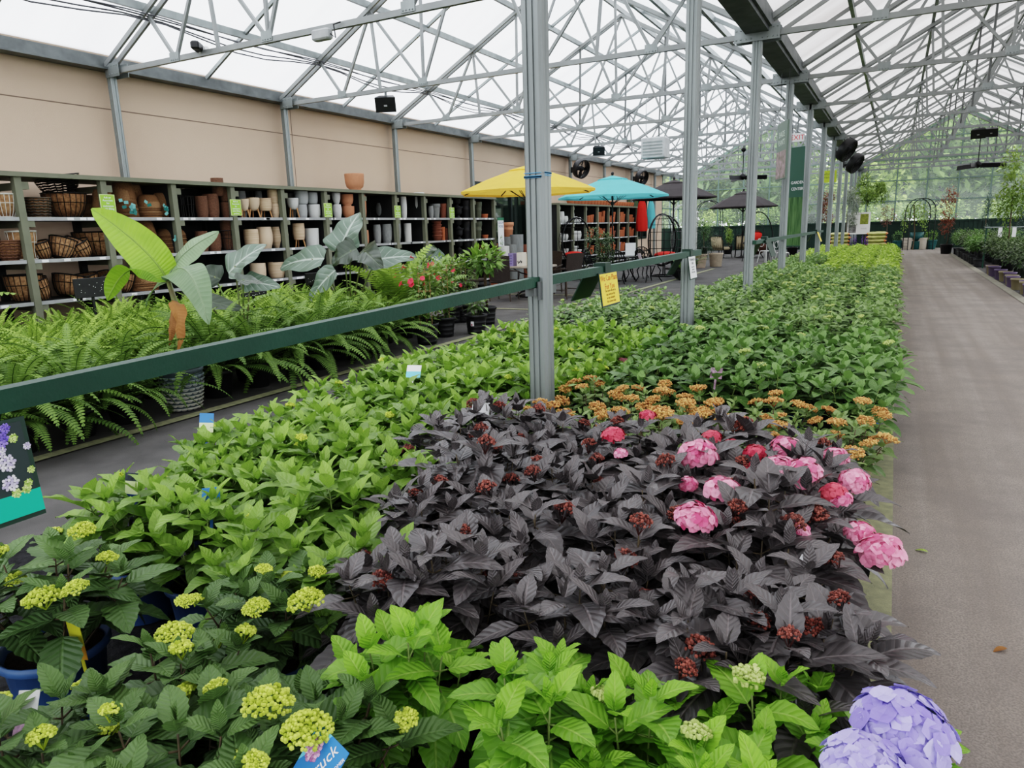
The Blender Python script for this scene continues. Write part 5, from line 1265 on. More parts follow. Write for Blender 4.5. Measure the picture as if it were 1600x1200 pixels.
# black iron dining set
def iron_chair(x, y, rz, label):
    t = thing('iron_chair', label, 'chair', (x,y,0), rz, 'black cast iron chairs')
    mb = MB(); mb.lathe([(.01,.44),(.22,.44),(.235,.45),(.22,.465),(.01,.46)], 18, cap0=False); obj('seat', mb, iron_m, t)
    mb = MB(); arch = [(-.24,.22,.45),(-.27,.27,.65),(-.22,.32,.85),(-.08,.345,.93),(.08,.345,.93),(.22,.32,.85),(.27,.27,.65),(.24,.22,.45)]
    mb.tube(arch, .017, 6)
    for i in range(7):
        u = -1+2*i/6; mb.tube([(u*.2,.24,.47),(u*.26+.05,.29,.7),(u*.14,.335,.9)], .008, 4); mb.tube([(u*.2,.24,.47),(u*.26-.05,.29,.7),(u*.14,.335,.9)], .008, 4)
    for z, w in ((.6,.25),(.72,.25),(.82,.22)): mb.tube([(-w,.28,z),(0,.3,z+.02),(w,.28,z)], .008, 4)
    obj('backrest', mb, iron_m, t)
    for sx in (-1,1):
        mb = MB(); mb.tube([(sx*.26,.26,.68),(sx*.29,.02,.66),(sx*.26,-.16,.62),(sx*.22,-.17,.46)], .014, 6); obj('armrest', mb, iron_m, t)
        for sy in (-1,1): mb = MB(); mb.tube([(sx*.19,sy*.17,.45),(sx*.25,sy*.23,.32),(sx*.21,sy*.2,.14),(sx*.27,sy*.27,.0)], .02, 6, r2=.013); obj('leg', mb, iron_m, t, True)
    return t
ic = iron_chair(-6.15,20.0,PI-.7,'black cast iron chair with a pink tag on its lattice back')
mb = MB(); mb.box((-.07,-.003,-.12),(.07,.003,.12)); o = obj('paper_tag', mb, plain('pink_paper', srgb(222,206,214), .6), ic, loc=(-.08,.345,.70)); o.rotation_euler = (-.25,.15,0)
iron_chair(-6.85,19.1,PI+.35,'black cast iron chair partly behind the yellow planting sign'); iron_chair(-7.9,20.4,PI/2,'black cast iron chair behind the leafy pot'); iron_chair(-6.9,21.3,0,'black cast iron chair on the far side of the iron table')
t = thing('iron_table', 'black iron dining table with a pale top under the turquoise parasol', 'table', (-7.1,20.2,0)); mb = MB(); mb.lathe([(.62,.70),(.65,.71),(.65,.735),(.0,.735)], 28); obj('tabletop', mb, mat('grey_table_top', (.22,.22,.215), .4, .2, .15, 10.), t)
for k in range(4): a = k*PI/2+.7; c, s = math.cos(a), math.sin(a); mb = MB(); mb.tube([(.5*c,.5*s,.7),(.56*c,.56*s,.55),(.34*c,.34*s,.3),(.5*c,.5*s,0)], .024, 6); obj('leg', mb, iron_m, t, True)
mb = MB(); mb.bbox((-.15,-.02,0),(.15,.0,.36),.004); o = obj('price_card', mb, wht_c, None, loc=(-6.75,20.15,.735), rz=.5); tag(o, 'white price card standing on the iron table', 'sign')

# wire egg chairs
def egg(x, y, rz, label):
    t = thing('egg_chair', label, 'chair', (x,y,0), rz, 'black wire pod chairs'); mb = MB(); rx, rz_ = .62, .78; zc = 1.12
    for k in range(9):
        ph = PI*(k/8)*.96 + .06   # meridians open at the front
        pts = []
        for i in range(17):
            th = -PI/2*.96 + PI*.96*i/16; pts.append((rx*math.cos(th)*math.cos(ph), .62*math.cos(th)*math.sin(ph), zc+rz_*math.sin(th)))
        mb.tube(pts, .011, 5)
    for i in range(9):
        th = -PI/2*.82 + PI*.82*i/8; pts = [(rx*math.cos(th)*math.cos(PI*j/14), .62*math.cos(th)*math.sin(PI*j/14), zc+rz_*math.sin(th)) for j in range(15)]; mb.tube(pts, .009, 5)
    mb.tube([(rx*1.02*math.cos(2*PI*i/28), 0, zc+rz_*1.02*math.sin(2*PI*i/28)) for i in range(28)], .022, 6, True); obj('wire_shell', mb, iron_m, t)
    mb = MB(); mb.tube([(.4*math.cos(2*PI*i/20), .1+.4*math.sin(2*PI*i/20), .03) for i in range(20)], .022, 6, True)
    for k in range(4): a = PI/4+k*PI/2; mb.tube([(.4*math.cos(a),.1+.4*math.sin(a),.03),(.25*math.cos(a),.1+.25*math.sin(a),.42)], .018, 6)
    obj('base', mb, iron_m, t)
    mb = MB(); mb.blob((0,.16,.66),.36,14,8,.32); obj('seat_cushion', mb, red_f, t, True); return t
q = at_y(1044, 370, 22.0); egg(q.x-.25, 22.2, -2.0, 'black wire egg chair with red cushion beside the second gutter column')
q = at_y(893, 370, 23.0); egg(q.x+.1, 23.2, 1.1, 'black wire egg chair half hidden by the leafy potted shrub')
# potted evergreen shrub and dark shrubs
gp = mat('speckled_grey_pot', srgb(150,150,146), .7, 0, .25, 30.)
def bush(name, label, x, y, potm, rt, h, c, r, n, ln, wd, lm, seed, prof=p_ovate, cat='shrub', trunk=None, lumps=0, group=None, shell=.5):
    t = thing(name, label, cat, (x,y,0), 0, group); mb = MB(); mb.lathe([(rt*.74,0),(rt*.78,.01),(rt*.97,h*.88),(rt*1.04,h*.9),(rt*1.04,h),(rt*.94,h),(rt*.9,h*.8)], 20); pt = obj('pot', mb, potm, t, True); link('soil', soil_mesh(soil_m, rt*.9, h*.86), pt)
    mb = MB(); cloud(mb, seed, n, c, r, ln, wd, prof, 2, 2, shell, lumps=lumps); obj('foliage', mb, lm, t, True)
    if trunk: mb = MB(); mb.tube(trunk, .028, 7, r2=.012); obj('trunk', mb, stem_brown, t, True)
    return t
bush('potted_shrub','rounded small-leaved evergreen shrub in a grey pot before the egg chair',-6.8,17.7,gp,.26,.55,(0,0,1.02),(.55,.55,.56),1300,.075,.04,LM['pieris'],5,lumps=9)
bush('potted_shrub','dark feathery shrub in a pale pot beside the second gutter column',-6.25,26.6,mat('pale_clay_pot', srgb(196,178,158), .8),.25,.5,(0,0,1.0),(.62,.62,.62),1500,.12,.014,leaf_mat('dark_needle', (.012,.03,.012), (.06,.11,.04), (.06,.1,.04), 0, .5, .1, bump=0),6,p_lance)
mb = MB(); mb.lathe([(.2,0),(.21,.01),(.25,.45),(.27,.46),(.27,.5),(.24,.5)], 18); tag(obj('planter_pot', mb, mat('pale_clay_pot_b', srgb(206,190,168), .8), None, True, loc=(-5.85,27.4,0)), 'empty pale clay pot next to the dark feathery shrub', 'plant pot')
mb = MB(); mb.lathe([(.2,0),(.32,.1),(.4,.5),(.42,.52),(.42,.58),(.38,.58)], 18); tag(obj('planter_pot', mb, black_m, None, True, loc=(-5.45,21.2,.0)), 'glossy black tub on the floor under the egg chair', 'plant pot')
t = thing('potted_shrub','spiky green plant in a black tub before the egg chair','shrub',(-5.3,20.6,0)); link('pot', big_pot, t); mb = MB(); rs = random.Random(9)
for i in range(26): frond(mb, (0,0,.25), i*2.4, math.radians(rs.uniform(40,85)), rs.uniform(.6,.95), .9, .05, 14, rs, .5)
obj('fronds', mb, fern_d, t)

# cushioned patio chairs, fire pit, white bistro chairs
cream = mat('cream_cushion', srgb(206,192,160), .85, 0, .1, 5., spec=.1)
def lounge(x, y, rz, label):
    t = thing('patio_armchair', label, 'chair', (x,y,0), rz, 'cream cushioned patio chairs'); mb = MB(); mb.bbox((-.3,-.3,.36),(.3,.26,.5),.05); obj('seat_cushion', mb, cream, t, True)
    mb = MB(); M = Matrix.Translation((0,.24,.46)) @ Matrix.Rotation(-.28,4,'X'); mb.bbox((-.3,0,0),(.3,.13,.56),.05,M); obj('back_cushion', mb, cream, t, True)
    mb = MB()
    for i in range(7): u = -.3+.1*i; mb.tube([(u,.36,.36),(u*1.02,.43,.7),(u,.53,1.02)], .011, 5)
    mb.tube([(-.34,.36,.36),(-.36,.45,.8),(-.28,.53,1.02),(0,.55,1.06),(.28,.53,1.02),(.36,.45,.8),(.34,.36,.36)], .018, 6); obj('backrest', mb, iron_m, t)
    for sx in (-1,1):
        mb = MB(); mb.tube([(sx*.36,.42,.68),(sx*.38,.0,.64),(sx*.37,-.3,.6),(sx*.33,-.32,.3)], .018, 6); obj('armrest', mb, iron_m, t)
        for sy in (-1,1): mb = MB(); mb.tube([(sx*.32,sy*.3,.36),(sx*.35,sy*.34,0)], .018, 6); obj('leg', mb, iron_m, t)
lounge(-7.15,34.6,PI-.35,'cream cushioned iron armchair seen from behind, beside the dark shrub'); lounge(-6.35,35.6,PI+.15,'cream cushioned iron armchair beside the fire pit')
t = thing('fire_pit','rust-brown chiminea fire pit beneath the charcoal parasol','fire pit',(-5.55,34.2,0)); rust = mat('rust_brown_metal', srgb(92,58,46), .6, .3, .25, 6.)
mb = MB(); mb.lathe([(.2,.16),(.42,.3),(.5,.55),(.42,.8),(.2,1.0),(.14,1.12),(.14,1.25)], 20); obj('body', mb, rust, t, True)
for k in range(3): a = k*2.1; mb = MB(); mb.tube([(.2*math.cos(a),.2*math.sin(a),.25),(.36*math.cos(a),.36*math.sin(a),0)], .02, 6); obj('leg', mb, iron_m, t)
mb = MB(); mb.bbox((-.22,-.1,-.2),(.22,.1,.2),.09); tag(obj('throw_cushion', mb, red_f, None, True, loc=(-5.05,31.2,1.0)), 'red throw cushion on the swing seat by the third column', 'cushion')
t = thing('swing_seat','black framed garden seat carrying a red cushion','chair',(-5.05,31.3,0)); mb = MB(); mb.bbox((-.5,-.25,.7),(.5,.25,.8),.03); obj('seat', mb, blk_f, t)
for sx in (-1,1): mb = MB(); mb.tube([(sx*.5,.25,0),(sx*.45,.1,.75),(sx*.5,-.25,0)], .02, 6); obj('leg', mb, iron_m, t)
mb = MB(); mb.tube([(.62*math.cos(PI*i/16)-0, .25, .75+1.25*math.sin(PI*i/16)) for i in range(17)], .025, 6); mb.tube([(.3*math.cos(PI*i/12), .25, .75+.8*math.sin(PI*i/12)) for i in range(13)], .014, 5); obj('hoop_frame', mb, iron_m, t)
whp = mat('white_paint_metal', (.6,.61,.58), .5, .1, .05, 8.)
def bistro(x, y, rz, label):
    t = thing('bistro_chair', label, 'chair', (x,y,0), rz, 'white metal bistro chairs'); mb = MB(); mb.lathe([(.01,.44),(.21,.44),(.21,.465),(.01,.465)], 16, cap0=False); obj('seat', mb, whp, t)
    mb = MB(); mb.tube([(-.2,.18,.45),(-.24,.26,.75),(-.12,.3,.93),(.12,.3,.93),(.24,.26,.75),(.2,.18,.45)], .016, 6); mb.tube([(.12*math.cos(2*PI*i/14),.27,.75+.12*math.sin(2*PI*i/14)) for i in range(14)], .01, 5, True); obj('backrest', mb, whp, t)
    for sx in (-1,1):
        for sy in (-1,1): mb = MB(); mb.tube([(sx*.15,sy*.15,.45),(sx*.22,sy*.22,0)], .016, 6); obj('leg', mb, whp, t)
bistro(-4.5,30.2,2.6,'white metal bistro chair just past the third column'); bistro(-3.6,28.2,2.2,'white metal bistro chair against the fourth column')
# garden arches against the far glazing
def arch(x, y, w, h, m_, label):
    t = thing('garden_arch', label, 'arch', (x,y,0), .5); 
    for dy in (-.22,.22):
        mb = MB(); mb.tube([(-w/2,dy,0),(-w/2,dy,h-w/2)] + [(-w/2*math.cos(PI*i/12),dy,h-w/2+w/2*math.sin(PI*i/12)) for i in range(13)] + [(w/2,dy,0)], .02, 6); obj('hoop', mb, m_, t)
    mb = MB()
    for i in range(12): z = .2+.15*i; mb.bar((-w/2,-.22,z),(-w/2,.22,z),.012); mb.bar((w/2,-.22,z),(w/2,.22,z),.012)
    for i in range(1,12): c, s = math.cos(PI*i/12), math.sin(PI*i/12); mb.bar((-w/2*c,-.22,h-w/2+w/2*s),(-w/2*c,.22,h-w/2+w/2*s),.012)
    obj('rung', mb, m_, t)
arch(-8.6,38.3,1.3,2.75,iron_m,'black metal garden arch before the far glass'); arch(-9.6,37.2,1.2,2.6,whp,'pale metal garden arch beside the black one'); arch(1.05,41.3,1.25,2.5,iron_m,'black rose arch at the end of the concrete aisle')

# ------------------------------------------------------------------ signs on the rail
sg = mat('sign_dark_green', srgb(24,52,40), .5, 0, .1, 4.)
def tent(y0, y1, zt, drop, label, face=None, flare=.16, words=(), x0=0., wr=(0,0,0,0)):
    t = thing('rail_sign', label, 'sign', (XG+x0,y0,zt)); w = y1-y0
    th = math.atan2(flare, drop)
    for sg_ in (1,-1):
        mb = MB(); M = Matrix.Rotation(-th if sg_ > 0 else math.atan2(.17, drop),4,'Y'); mb.box((sg_*.03-.004,0,-drop),(sg_*.03+.004,w,-.06),M); obj('board', mb, sg, t)
    mb = MB(); mb.box((-.045,w*.35,-.075),(.045,w*.65,.012)); obj('hanger', mb, sg, t)
    if face:
        M = Matrix.Rotation(-th,4,'Y'); mb = MB(); mb.box((.034,.012,-drop+.012+wr[0]),(.0365,w-.012,-.07),M); f_ = obj('sign_face', mb, face, t)
        for s, size, zz, m_ in words:
            o = link('lettering', text_mesh(s, size, m_, .0003), t); o.matrix_local = M @ Matrix.Translation((.0375,w/2,zz)) @ Matrix.Rotation(PI/2,4,'Z') @ Matrix.Rotation(PI/2,4,'X')
    return t
yel_s = plain('yellow_sign_face', srgb(248,214,70), .5); red_i = plain('sign_red_ink', srgb(196,76,40), .6); brown_i = plain('sign_brown_ink', srgb(150,110,40), .6)
tent(4.84,5.22,1.285,.31,'yellow We Can Plant For You sign on a green board hung over the rail',yel_s,.04,[('We Can Plant\nFor You',.062,-.135,red_i),('Our team will pot up\nany plant you buy\nin any container.\nAsk us how today',.026,-.235,brown_i)],x0=.03)
tent(7.22,7.5,1.30,.30,'white plant guide sign with a green foot on the rail by the second column',wht_c,.04,[('HYDRANGEA\nCARE',.036,-.12,plain('ink_grey', (.12,.12,.13), .6)),('water well\npart sun\nfeed in spring',.026,-.2,plain('ink_grey2', (.2,.2,.2), .6))],x0=.07)
tn = tent(.42,.945,1.19,.315,'green framed hydrangea picture sign with a teal foot hung on the rail',plain('picture_dark', srgb(34,48,48), .5),.03,x0=.0)
mb = MB(); M = Matrix.Rotation(-math.atan2(.03,.315),4,'Y'); mb.box((.036,.012,-.303),(.038,.523,-.245),M); obj('teal_band', mb, plain('teal_band', srgb(0,166,140), .5), tn)
PB = MB(); PBM = []
def pic_blooms(par, spots, m_, name):
    mb = PB; mb.cm = len(PBM); PBM.append(m_)
    for (yy, zz, r, sd) in spots:
        rs = random.Random(sd)
        for i in range(26):
            a = i*2.4; q = r*math.sqrt((i+.5)/26); p_ = M @ Vector((.0375, yy+q*math.cos(a), zz+q*math.sin(a))); mb.blob(tuple(p_), r*.22, 5, 3, 1, rs.random())
pic_blooms(tn, [(.46,-.105,0.019,1),(.42,-.085,0.019,9),(.475,-.08,0.012,3)], tint_mat('pic_violet', srgb(96,80,180), srgb(160,144,220)), 'violet_blooms')
pic_blooms(tn, [(.452,-.132,0.015,2),(.462,-.165,0.020,3),(.46,-.215,0.019,4),(.515,-.135,0.009,7)], tint_mat('pic_white', srgb(170,160,200), srgb(236,234,236)), 'pale_blooms')
pic_blooms(tn, [(.488,-.108,0.011,5),(.512,-.195,0.009,6),(.499,-.226,0.010,8),(.492,-.24,0.011,9),(.468,-.243,0.011,10)], tint_mat('pic_green', srgb(130,170,60), srgb(214,226,160)), 'green_blooms')
obj('flower_picture', PB, PBM, tn)['kind'] = 'thing'
tent(11.9,12.4,1.325,.34,'plain dark green board over the rail past the gap',None,.14,x0=.09); tent(20.3,20.7,1.325,.34,'plain green board with a yellow side, far along the rail',yel_s,.14,x0=.09)
# ================================================================== overhead things, far end, right bed, outdoors
def speaker(x, y, z, rz, label):
    t = thing('loudspeaker', label, 'loudspeaker', (x,y,z), rz); mb = MB(); mb.prism([(-.19,-.11),(.19,-.11),(.13,.1),(-.13,.1)], -.13, .13, Matrix.Rotation(.35,4,'X')); obj('cabinet', mb, black_m, t); mb = MB(); mb.bar((0,0,.1),(0,0,.24),.04); obj('bracket', mb, galv_d, t); mb = MB(); mb.box((-.03,-.118,-.03),(.03,-.112,.0), Matrix.Rotation(.35,4,'X')); obj('badge', mb, plain('badge_grey', (.3,.3,.3), .4), t)
speaker(-8.54,11.34,3.92,.5,'black loudspeaker hung under the second roof truss over the shelves'); speaker(-8.55,22.32,3.96,.4,'black loudspeaker hung high above the turquoise parasol'); speaker(1.98,25.98,3.95,-.2,'black loudspeaker hung over the aisle, lower of two'); speaker(2.62,29.64,4.3,-.2,'black loudspeaker hung over the aisle, higher of two')
t = thing('security_camera','small black and white security camera on the first roof truss','camera',(-9.01,7.64,4.24),.6); mb = MB(); mb.bbox((-.06,-.2,-.06),(.06,.06,.05),.02); obj('body', mb, black_m, t); mb = MB(); mb.tube([(0,.0,-.06),(.05,.05,-.1)], .02, 6); mb.blob((.1,.0,-.02),.045,8,5); obj('mount', mb, wht_c, t)
t = thing('junction_box','grey junction box strapped to the first roof truss','electrical box',(-6.67,7.6,4.06),0); mb = MB(); mb.bbox((-.14,-.06,-.06),(.14,.06,.07),.02); obj('box', mb, mat('box_grey', (.4,.41,.41), .5), t); mb = MB(); mb.tube([(.14,0,.0),(.22,0,-.06),(.2,0,.1),(.3,.02,.12)], .01, 5); obj('cable', mb, black_m, t)
t = thing('unit_heater','pale grey heater box hung between the roof trusses','heater',(-6.6,22.0,3.85)); mb = MB(); mb.bbox((-.36,-.3,-.3),(.36,.3,.3),.03); obj('cabinet', mb, mat('heater_grey', (.52,.53,.53), .5), t)
for i in range(5): mb = MB(); mb.box((-.3,-.31,-.22+.09*i),(.3,-.3,-.18+.09*i)); obj('louvre', mb, galv, t)
for sx in (-.3,.3): mb = MB(); mb.bar((sx,0,.3),(sx,0,1.6),.015); obj('hanger_rod', mb, galv, t)
def drum_fan(x, y, z, rz, tilt, label, R=.36):
    t = thing('drum_fan', label, 'fan', (x,y,z), rz); M = Matrix.Rotation(tilt,4,'X') @ Matrix.Rotation(PI/2,4,'X'); mb = MB(); mb.lathe([(R,-.12),(R*1.04,-.1),(R*1.04,.1),(R,.12),(R*.93,.12),(R*.93,-.12),(R,-.12)], 28, cap0=False); o = obj('drum', mb, black_m, t, True); o.matrix_local = M
    mb = MB()
    for k in range(6): mb.tube([(R*(.15+.15*k)*math.cos(2*PI*i/24), R*(.15+.15*k)*math.sin(2*PI*i/24), .125) for i in range(24)], .006, 4, True)
    for k in range(8): a = k*PI/4; mb.bar((.05*math.cos(a),.05*math.sin(a),.125),(R*.97*math.cos(a),R*.97*math.sin(a),.125),.008)
    o = obj('grille', mb, iron_m, t); o.matrix_local = M
    mb = MB(); mb.lathe([(.09,-.18),(.09,.06),(.0,.07)], 12); o = obj('motor', mb, black_m, t, True); o.matrix_local = M
    for k in range(4): mb = MB(); add_leaf(mb, (.05*math.cos(k*PI/2),.05*math.sin(k*PI/2),0), (math.cos(k*PI/2),math.sin(k*PI/2),0), (.4*math.sin(k*PI/2),-.4*math.cos(k*PI/2),1), R*.85, R*.4, p_round, 0, 0, 0, 6, 2); o = obj('blade', mb, black_m, t); o.matrix_local = M
    mb = MB(); mb.bar((0,.1,0),(0,.4,-.05),.06); mb.box((-.1,.36,-.12),(.1,.44,.08)); obj('bracket', mb, black_m, t)
drum_fan(-1.55,26.0,3.75,1.25,.55,'big black drum fan tilted down beside the aisle gutter, nearer of two'); drum_fan(-1.5,30.4,3.62,1.25,.55,'big black drum fan tilted down beside the aisle gutter, farther one'); drum_fan(-10.5,25.6,3.72,1.2,.3,'black drum fan on the beige wall behind the turquoise parasol',.34); drum_fan(-10.5,32.9,3.75,1.2,.3,'black drum fan on the beige wall near the shop windows',.34)
def ceiling_fan(x, y, z, top, label, rz):
    t = thing('ceiling_fan', label, 'fan', (x,y,z), rz); mb = MB(); mb.tube([(0,0,.1),(0,0,top-z)], .016, 6); obj('rod', mb, iron_m, t); mb = MB(); mb.lathe([(.02,-.1),(.11,-.06),(.12,.05),(.04,.12)], 14); obj('motor', mb, iron_m, t, True)
    mb = MB(); mb.lathe([(.03,top-z-.25),(.1,top-z-.18),(.06,top-z-.1)], 10); obj('canopy_cup', mb, iron_m, t, True)
    for k in range(3): a = k*2*PI/3; mb = MB(); mb.bar((.08*math.cos(a),.08*math.sin(a),-.02),(.85*math.cos(a),.85*math.sin(a),-.04),.02,.15,up=(.25*math.sin(a),-.25*math.cos(a),1)); M_=None; obj('blade', mb, iron_m, t)
ceiling_fan(-5.1,28,3.22,4.35,'black ceiling fan hung over the patio furniture',.15); ceiling_fan(2.35,30,3.28,4.4,'black ceiling fan hung above the concrete aisle',.2)
# hanging banners and notices
def hang_board(px, Y, z0, z1, w, rz, label, faces, words=(), X=None):
    q = at_y(px, 300, Y); t = thing('hanging_banner', label, 'sign', (q.x,Y,0), rz); mb = MB(); mb.box((-w/2,-.015,z0),(w/2,.015,z1)); obj('panel', mb, faces[0], t)
    if len(faces) > 1: mb = MB(); mb.box((-w/2+.02,-.018,z0+.02),(w/2-.02,-.015,z0+(z1-z0)*.5)); obj('picture', mb, faces[1], t)
    mb = MB(); mb.bar((-w*.4,0,z1),(-w*.4,0,4.15),.008); mb.bar((w*.4,0,z1),(w*.4,0,4.15),.008); obj('wire', mb, iron_m, t)
    for s, size, zz, m_ in words: lettering(s, size, m_, t, (0,-.019,zz))
grey_ban = plain('banner_grey_green', srgb(104,120,108), .6); astil = mat('banner_mauve_plants', srgb(170,146,150), .6, 0, .3, 14., dark=srgb(92,92,72)); reed = mat('banner_green_reeds', srgb(92,122,76), .6, 0, .3, 5., stretch=(4,4,.4), dark=srgb(30,66,30)); ban_g = plain('banner_dark_green', srgb(52,84,70), .6)
hang_board(1219, 14.0, 2.30, 3.28, .75, -1.22, 'grey-green hanging banner with mauve plumes beside the aisle column', [grey_ban, astil], [('SHADE\nPLANTS', .14, 3.0, plain('banner_ink', srgb(200,214,200), .6))])
hang_board(1246, 19.5, .95, 3.35, .62, -.6, 'tall dark green banner showing reeds, reaching almost to the bed', [ban_g, reed], [('GARDEN', .1, 2.5, wht_c), ('CENTER', .1, 2.35, wht_c)])
q = at_y(1246, 215, 20.5); t = thing('exit_sign','white EXIT sign with red letters hung from the roof','exit sign',(q.x,20.5,q.z)); mb = MB(); mb.bbox((-.17,-.03,-.11),(.17,.03,.11),.008); obj('case', mb, wht_c, t); mb = MB(); mb.bar((0,0,.11),(0,0,4.15-q.z),.02); mb.box((-.07,-.03,.11),(.07,.03,.13)); obj('mount', mb, galv_d, t)
lettering('EXIT', .17, plain('exit_red', srgb(214,40,40), .5), t, (0,-.032,-.005))
q = at_y(1293, 276, 31.0); t = thing('lime_notice','lime green Welcome notice hung by the far columns','sign',(q.x,31.0,q.z)); mb = MB(); mb.box((-.32,-.01,-.22),(.32,.01,.22)); obj('panel', mb, plain('lime_face', srgb(178,196,60), .5), t); lettering('Welcome\nFriends', .13, plain('lime_ink', srgb(70,90,40), .6), t, (0,-.013,.03)); mb = MB(); mb.bar((0,.0,.22),(0,.0,4.1-q.z),.01); obj('wire', mb, iron_m, t)

# ---- end of the bed: soil bags, information board, salvias, small trees
bag_m = mat('soil_bag_print', srgb(160,172,92), .45, 0, .3, 4., stretch=(1,1,3), dark=srgb(206,198,140)); bag_e = plain('soil_bag_orange', srgb(206,120,60), .5)
def bag_mesh():
    mb = MB(); nx, ny = 12, 8
    for sgn in (1,-1):
        vs = []
        for j in range(ny+1):
            for i in range(nx+1):
                u, v = -1+2*i/nx, -1+2*j/ny; z = .075*((1-u**4)*(1-v**4))**.5; vs.append((.40*u, .27*v, .08+sgn*z + .006*math.sin(9*u+5*v)))
        m = nx+1; mb.cm = 0
        for j in range(ny):
            for i in range(nx): f = (j*m+i,j*m+i+1,(j+1)*m+i+1,(j+1)*m+i); mb.cm = 1 if i in (0,nx-1) else 0; mb.add(np.array(vs)[list(f)], [(0,1,2,3) if sgn > 0 else (3,2,1,0)])
    return mb.mesh('soil_bag', [bag_m, bag_e], True)
bg_me = bag_mesh()
for st, (px, wh) in enumerate(((1312,'left'),(1369,'right'))):
    q = at_y(px, 375, 34.0)
    for i in range(7): tag(link('soil_bag', bg_me, None, (q.x+rnd.uniform(-.03,.03), 34.0, .15*i-.002), rz=rnd.uniform(-.08,.08)), 'green and orange soil bag, %s from the floor in the stack %s' % (ORD[i], 'nearer the rail' if st == 0 else 'at the aisle corner'), 'soil bag', 'soil bags stacked at the end of the bed')
q = at_y(1342, 350, 35.0); t = thing('information_board','large white information board with two pictures between the soil bags','sign',(q.x,35.0,0)); zb = at_y(1340,366,35).z; zt_ = at_y(1340,332,35).z; w = .88
mb = MB(); mb.box((-w/2,-.01,zb),(w/2,.01,zt_)); obj('panel', mb, wht_c, t); mb = MB(); mb.box((.04,-.013,zb+.42),(.36,-.01,zb+.85)); obj('picture', mb, mat('board_photo_green', srgb(150,160,70), .5, 0, .3, 12.), t); mb = MB(); mb.box((-.40,-.013,zb+.06),(-.1,-.01,zb+.40)); obj('picture', mb, mat('board_photo_grey', srgb(150,150,150), .5, 0, .5, 9., dark=srgb(60,60,62)), t)
ink = plain('board_ink', (.1,.1,.11), .6); lettering('Plants for Shady Gardens', .062, ink, t, (0,-.012,zt_-.08)); 
for s, x_, z_ in (('Hostas and ferns love\na cool shady corner.\nKeep the soil moist.',-.2,zb+.66),('Ask at the desk\nfor planting help.',.2,zb+.24)): lettering(s, .035, ink, t, (x_,-.012,z_))
for sx in (-.36,.36): mb = MB(); mb.bar((sx,.03,0),(sx,.03,zt_-.1),.03); obj('leg', mb, iron_m, t)
q = at_y(1338, 380, 33.2); t = thing('display_tray','black plant tray with a white price strip between the soil bags','tray',(q.x,33.2,.38)); mb = MB(); mb.bbox((-.5,-.25,0),(.5,.25,.14),.01); obj('tray', mb, black_m, t); mb = MB(); mb.box((-.2,-.256,.03),(.18,-.25,.12)); obj('price_strip', mb, wht_c, t); mb = MB(); mb.box((-.45,-.2,-.38),(.45,.2,0)); obj('stand', mb, black_m, t)
sal_m = tint_mat('violet_salvia', (.06,.03,.12), (.20,.12,.32), .6)
for i, dx_ in enumerate((-.02,.5)):
    t = thing('salvia', 'violet flower spikes, %s in the black tray between the soil bags' % ORD[i], 'flowering plant', (q.x+dx_*.8-.1,33.2,.52)); mb = MB(); rs = random.Random(i)
    for k in range(14):
        x_, y_ = rs.uniform(-.12,.12), rs.uniform(-.1,.1); h_ = rs.uniform(.22,.4)
        for j in range(9): mb.blob((x_+rs.uniform(-.012,.012), y_, .05+h_*j/9), .024*(1-j/14), 5, 3, 1, rs.random())
    obj('flower_spike', mb, sal_m, t); mb = MB(); cloud(mb, i, 60, (0,0,.06), (.16,.14,.07), .08, .03, p_lance); obj('foliage', mb, LM['mid'], t)
# little trees behind the bags
maple = leaf_mat('fresh_maple_leaf', (.10,.17,.03), (.34,.46,.12), (.34,.46,.12), 0, .5, .3, bump=0); copper = leaf_mat('copper_leaf', (.10,.035,.025), (.34,.15,.10), (.34,.15,.1), 0, .5, .2, bump=0); silver = leaf_mat('grey_white_leaf', (.09,.13,.08), (.55,.58,.48), (.5,.55,.45), 0, .5, .2, bump=0); blue_g = leaf_mat('blue_grey_needle', (.04,.07,.06), (.16,.22,.18), (.16,.22,.18), 0, .6, .1, bump=0); redl = leaf_mat('red_maple_leaf', (.12,.03,.02), (.40,.16,.09), (.4,.16,.1), 0, .5, .25, bump=0)
def ptree(px, Y, label, ztop, w, crown0, lm, n, ln, wd, seed, lumps=7, potm=None, prof=p_ovate, x=None):
    X = x if x is not None else at_y(px, 350, Y).x; cz = (ztop+crown0)/2
    return bush('potted_tree', label, X, Y, potm or pot_black, .24, .42, (0,0,cz), (w,w,(ztop-crown0)/2), n, ln, wd, lm, seed, prof, 'potted tree', [(0,0,.35),(.03,.02,crown0*.7),(0,0,cz)], lumps, None, .3)
ptree(1352,36.6,'fresh green Japanese maple arching above the information board',3.6,.85,2.1,maple,1500,.15,.05,21,9,None,p_lance); ptree(1322,34.6,'white-flowering small tree between the column and the maple',2.9,.6,1.0,silver,1300,.10,.05,22,8); ptree(1292,33.0,'copper-leaved little tree beside the last rail end',2.75,.42,1.3,copper,900,.10,.05,23,7); ptree(1240,35.5,'dark green laurel bush below the tall green banner',1.9,.5,.5,LM['pieris'],900,.12,.06,24,6)
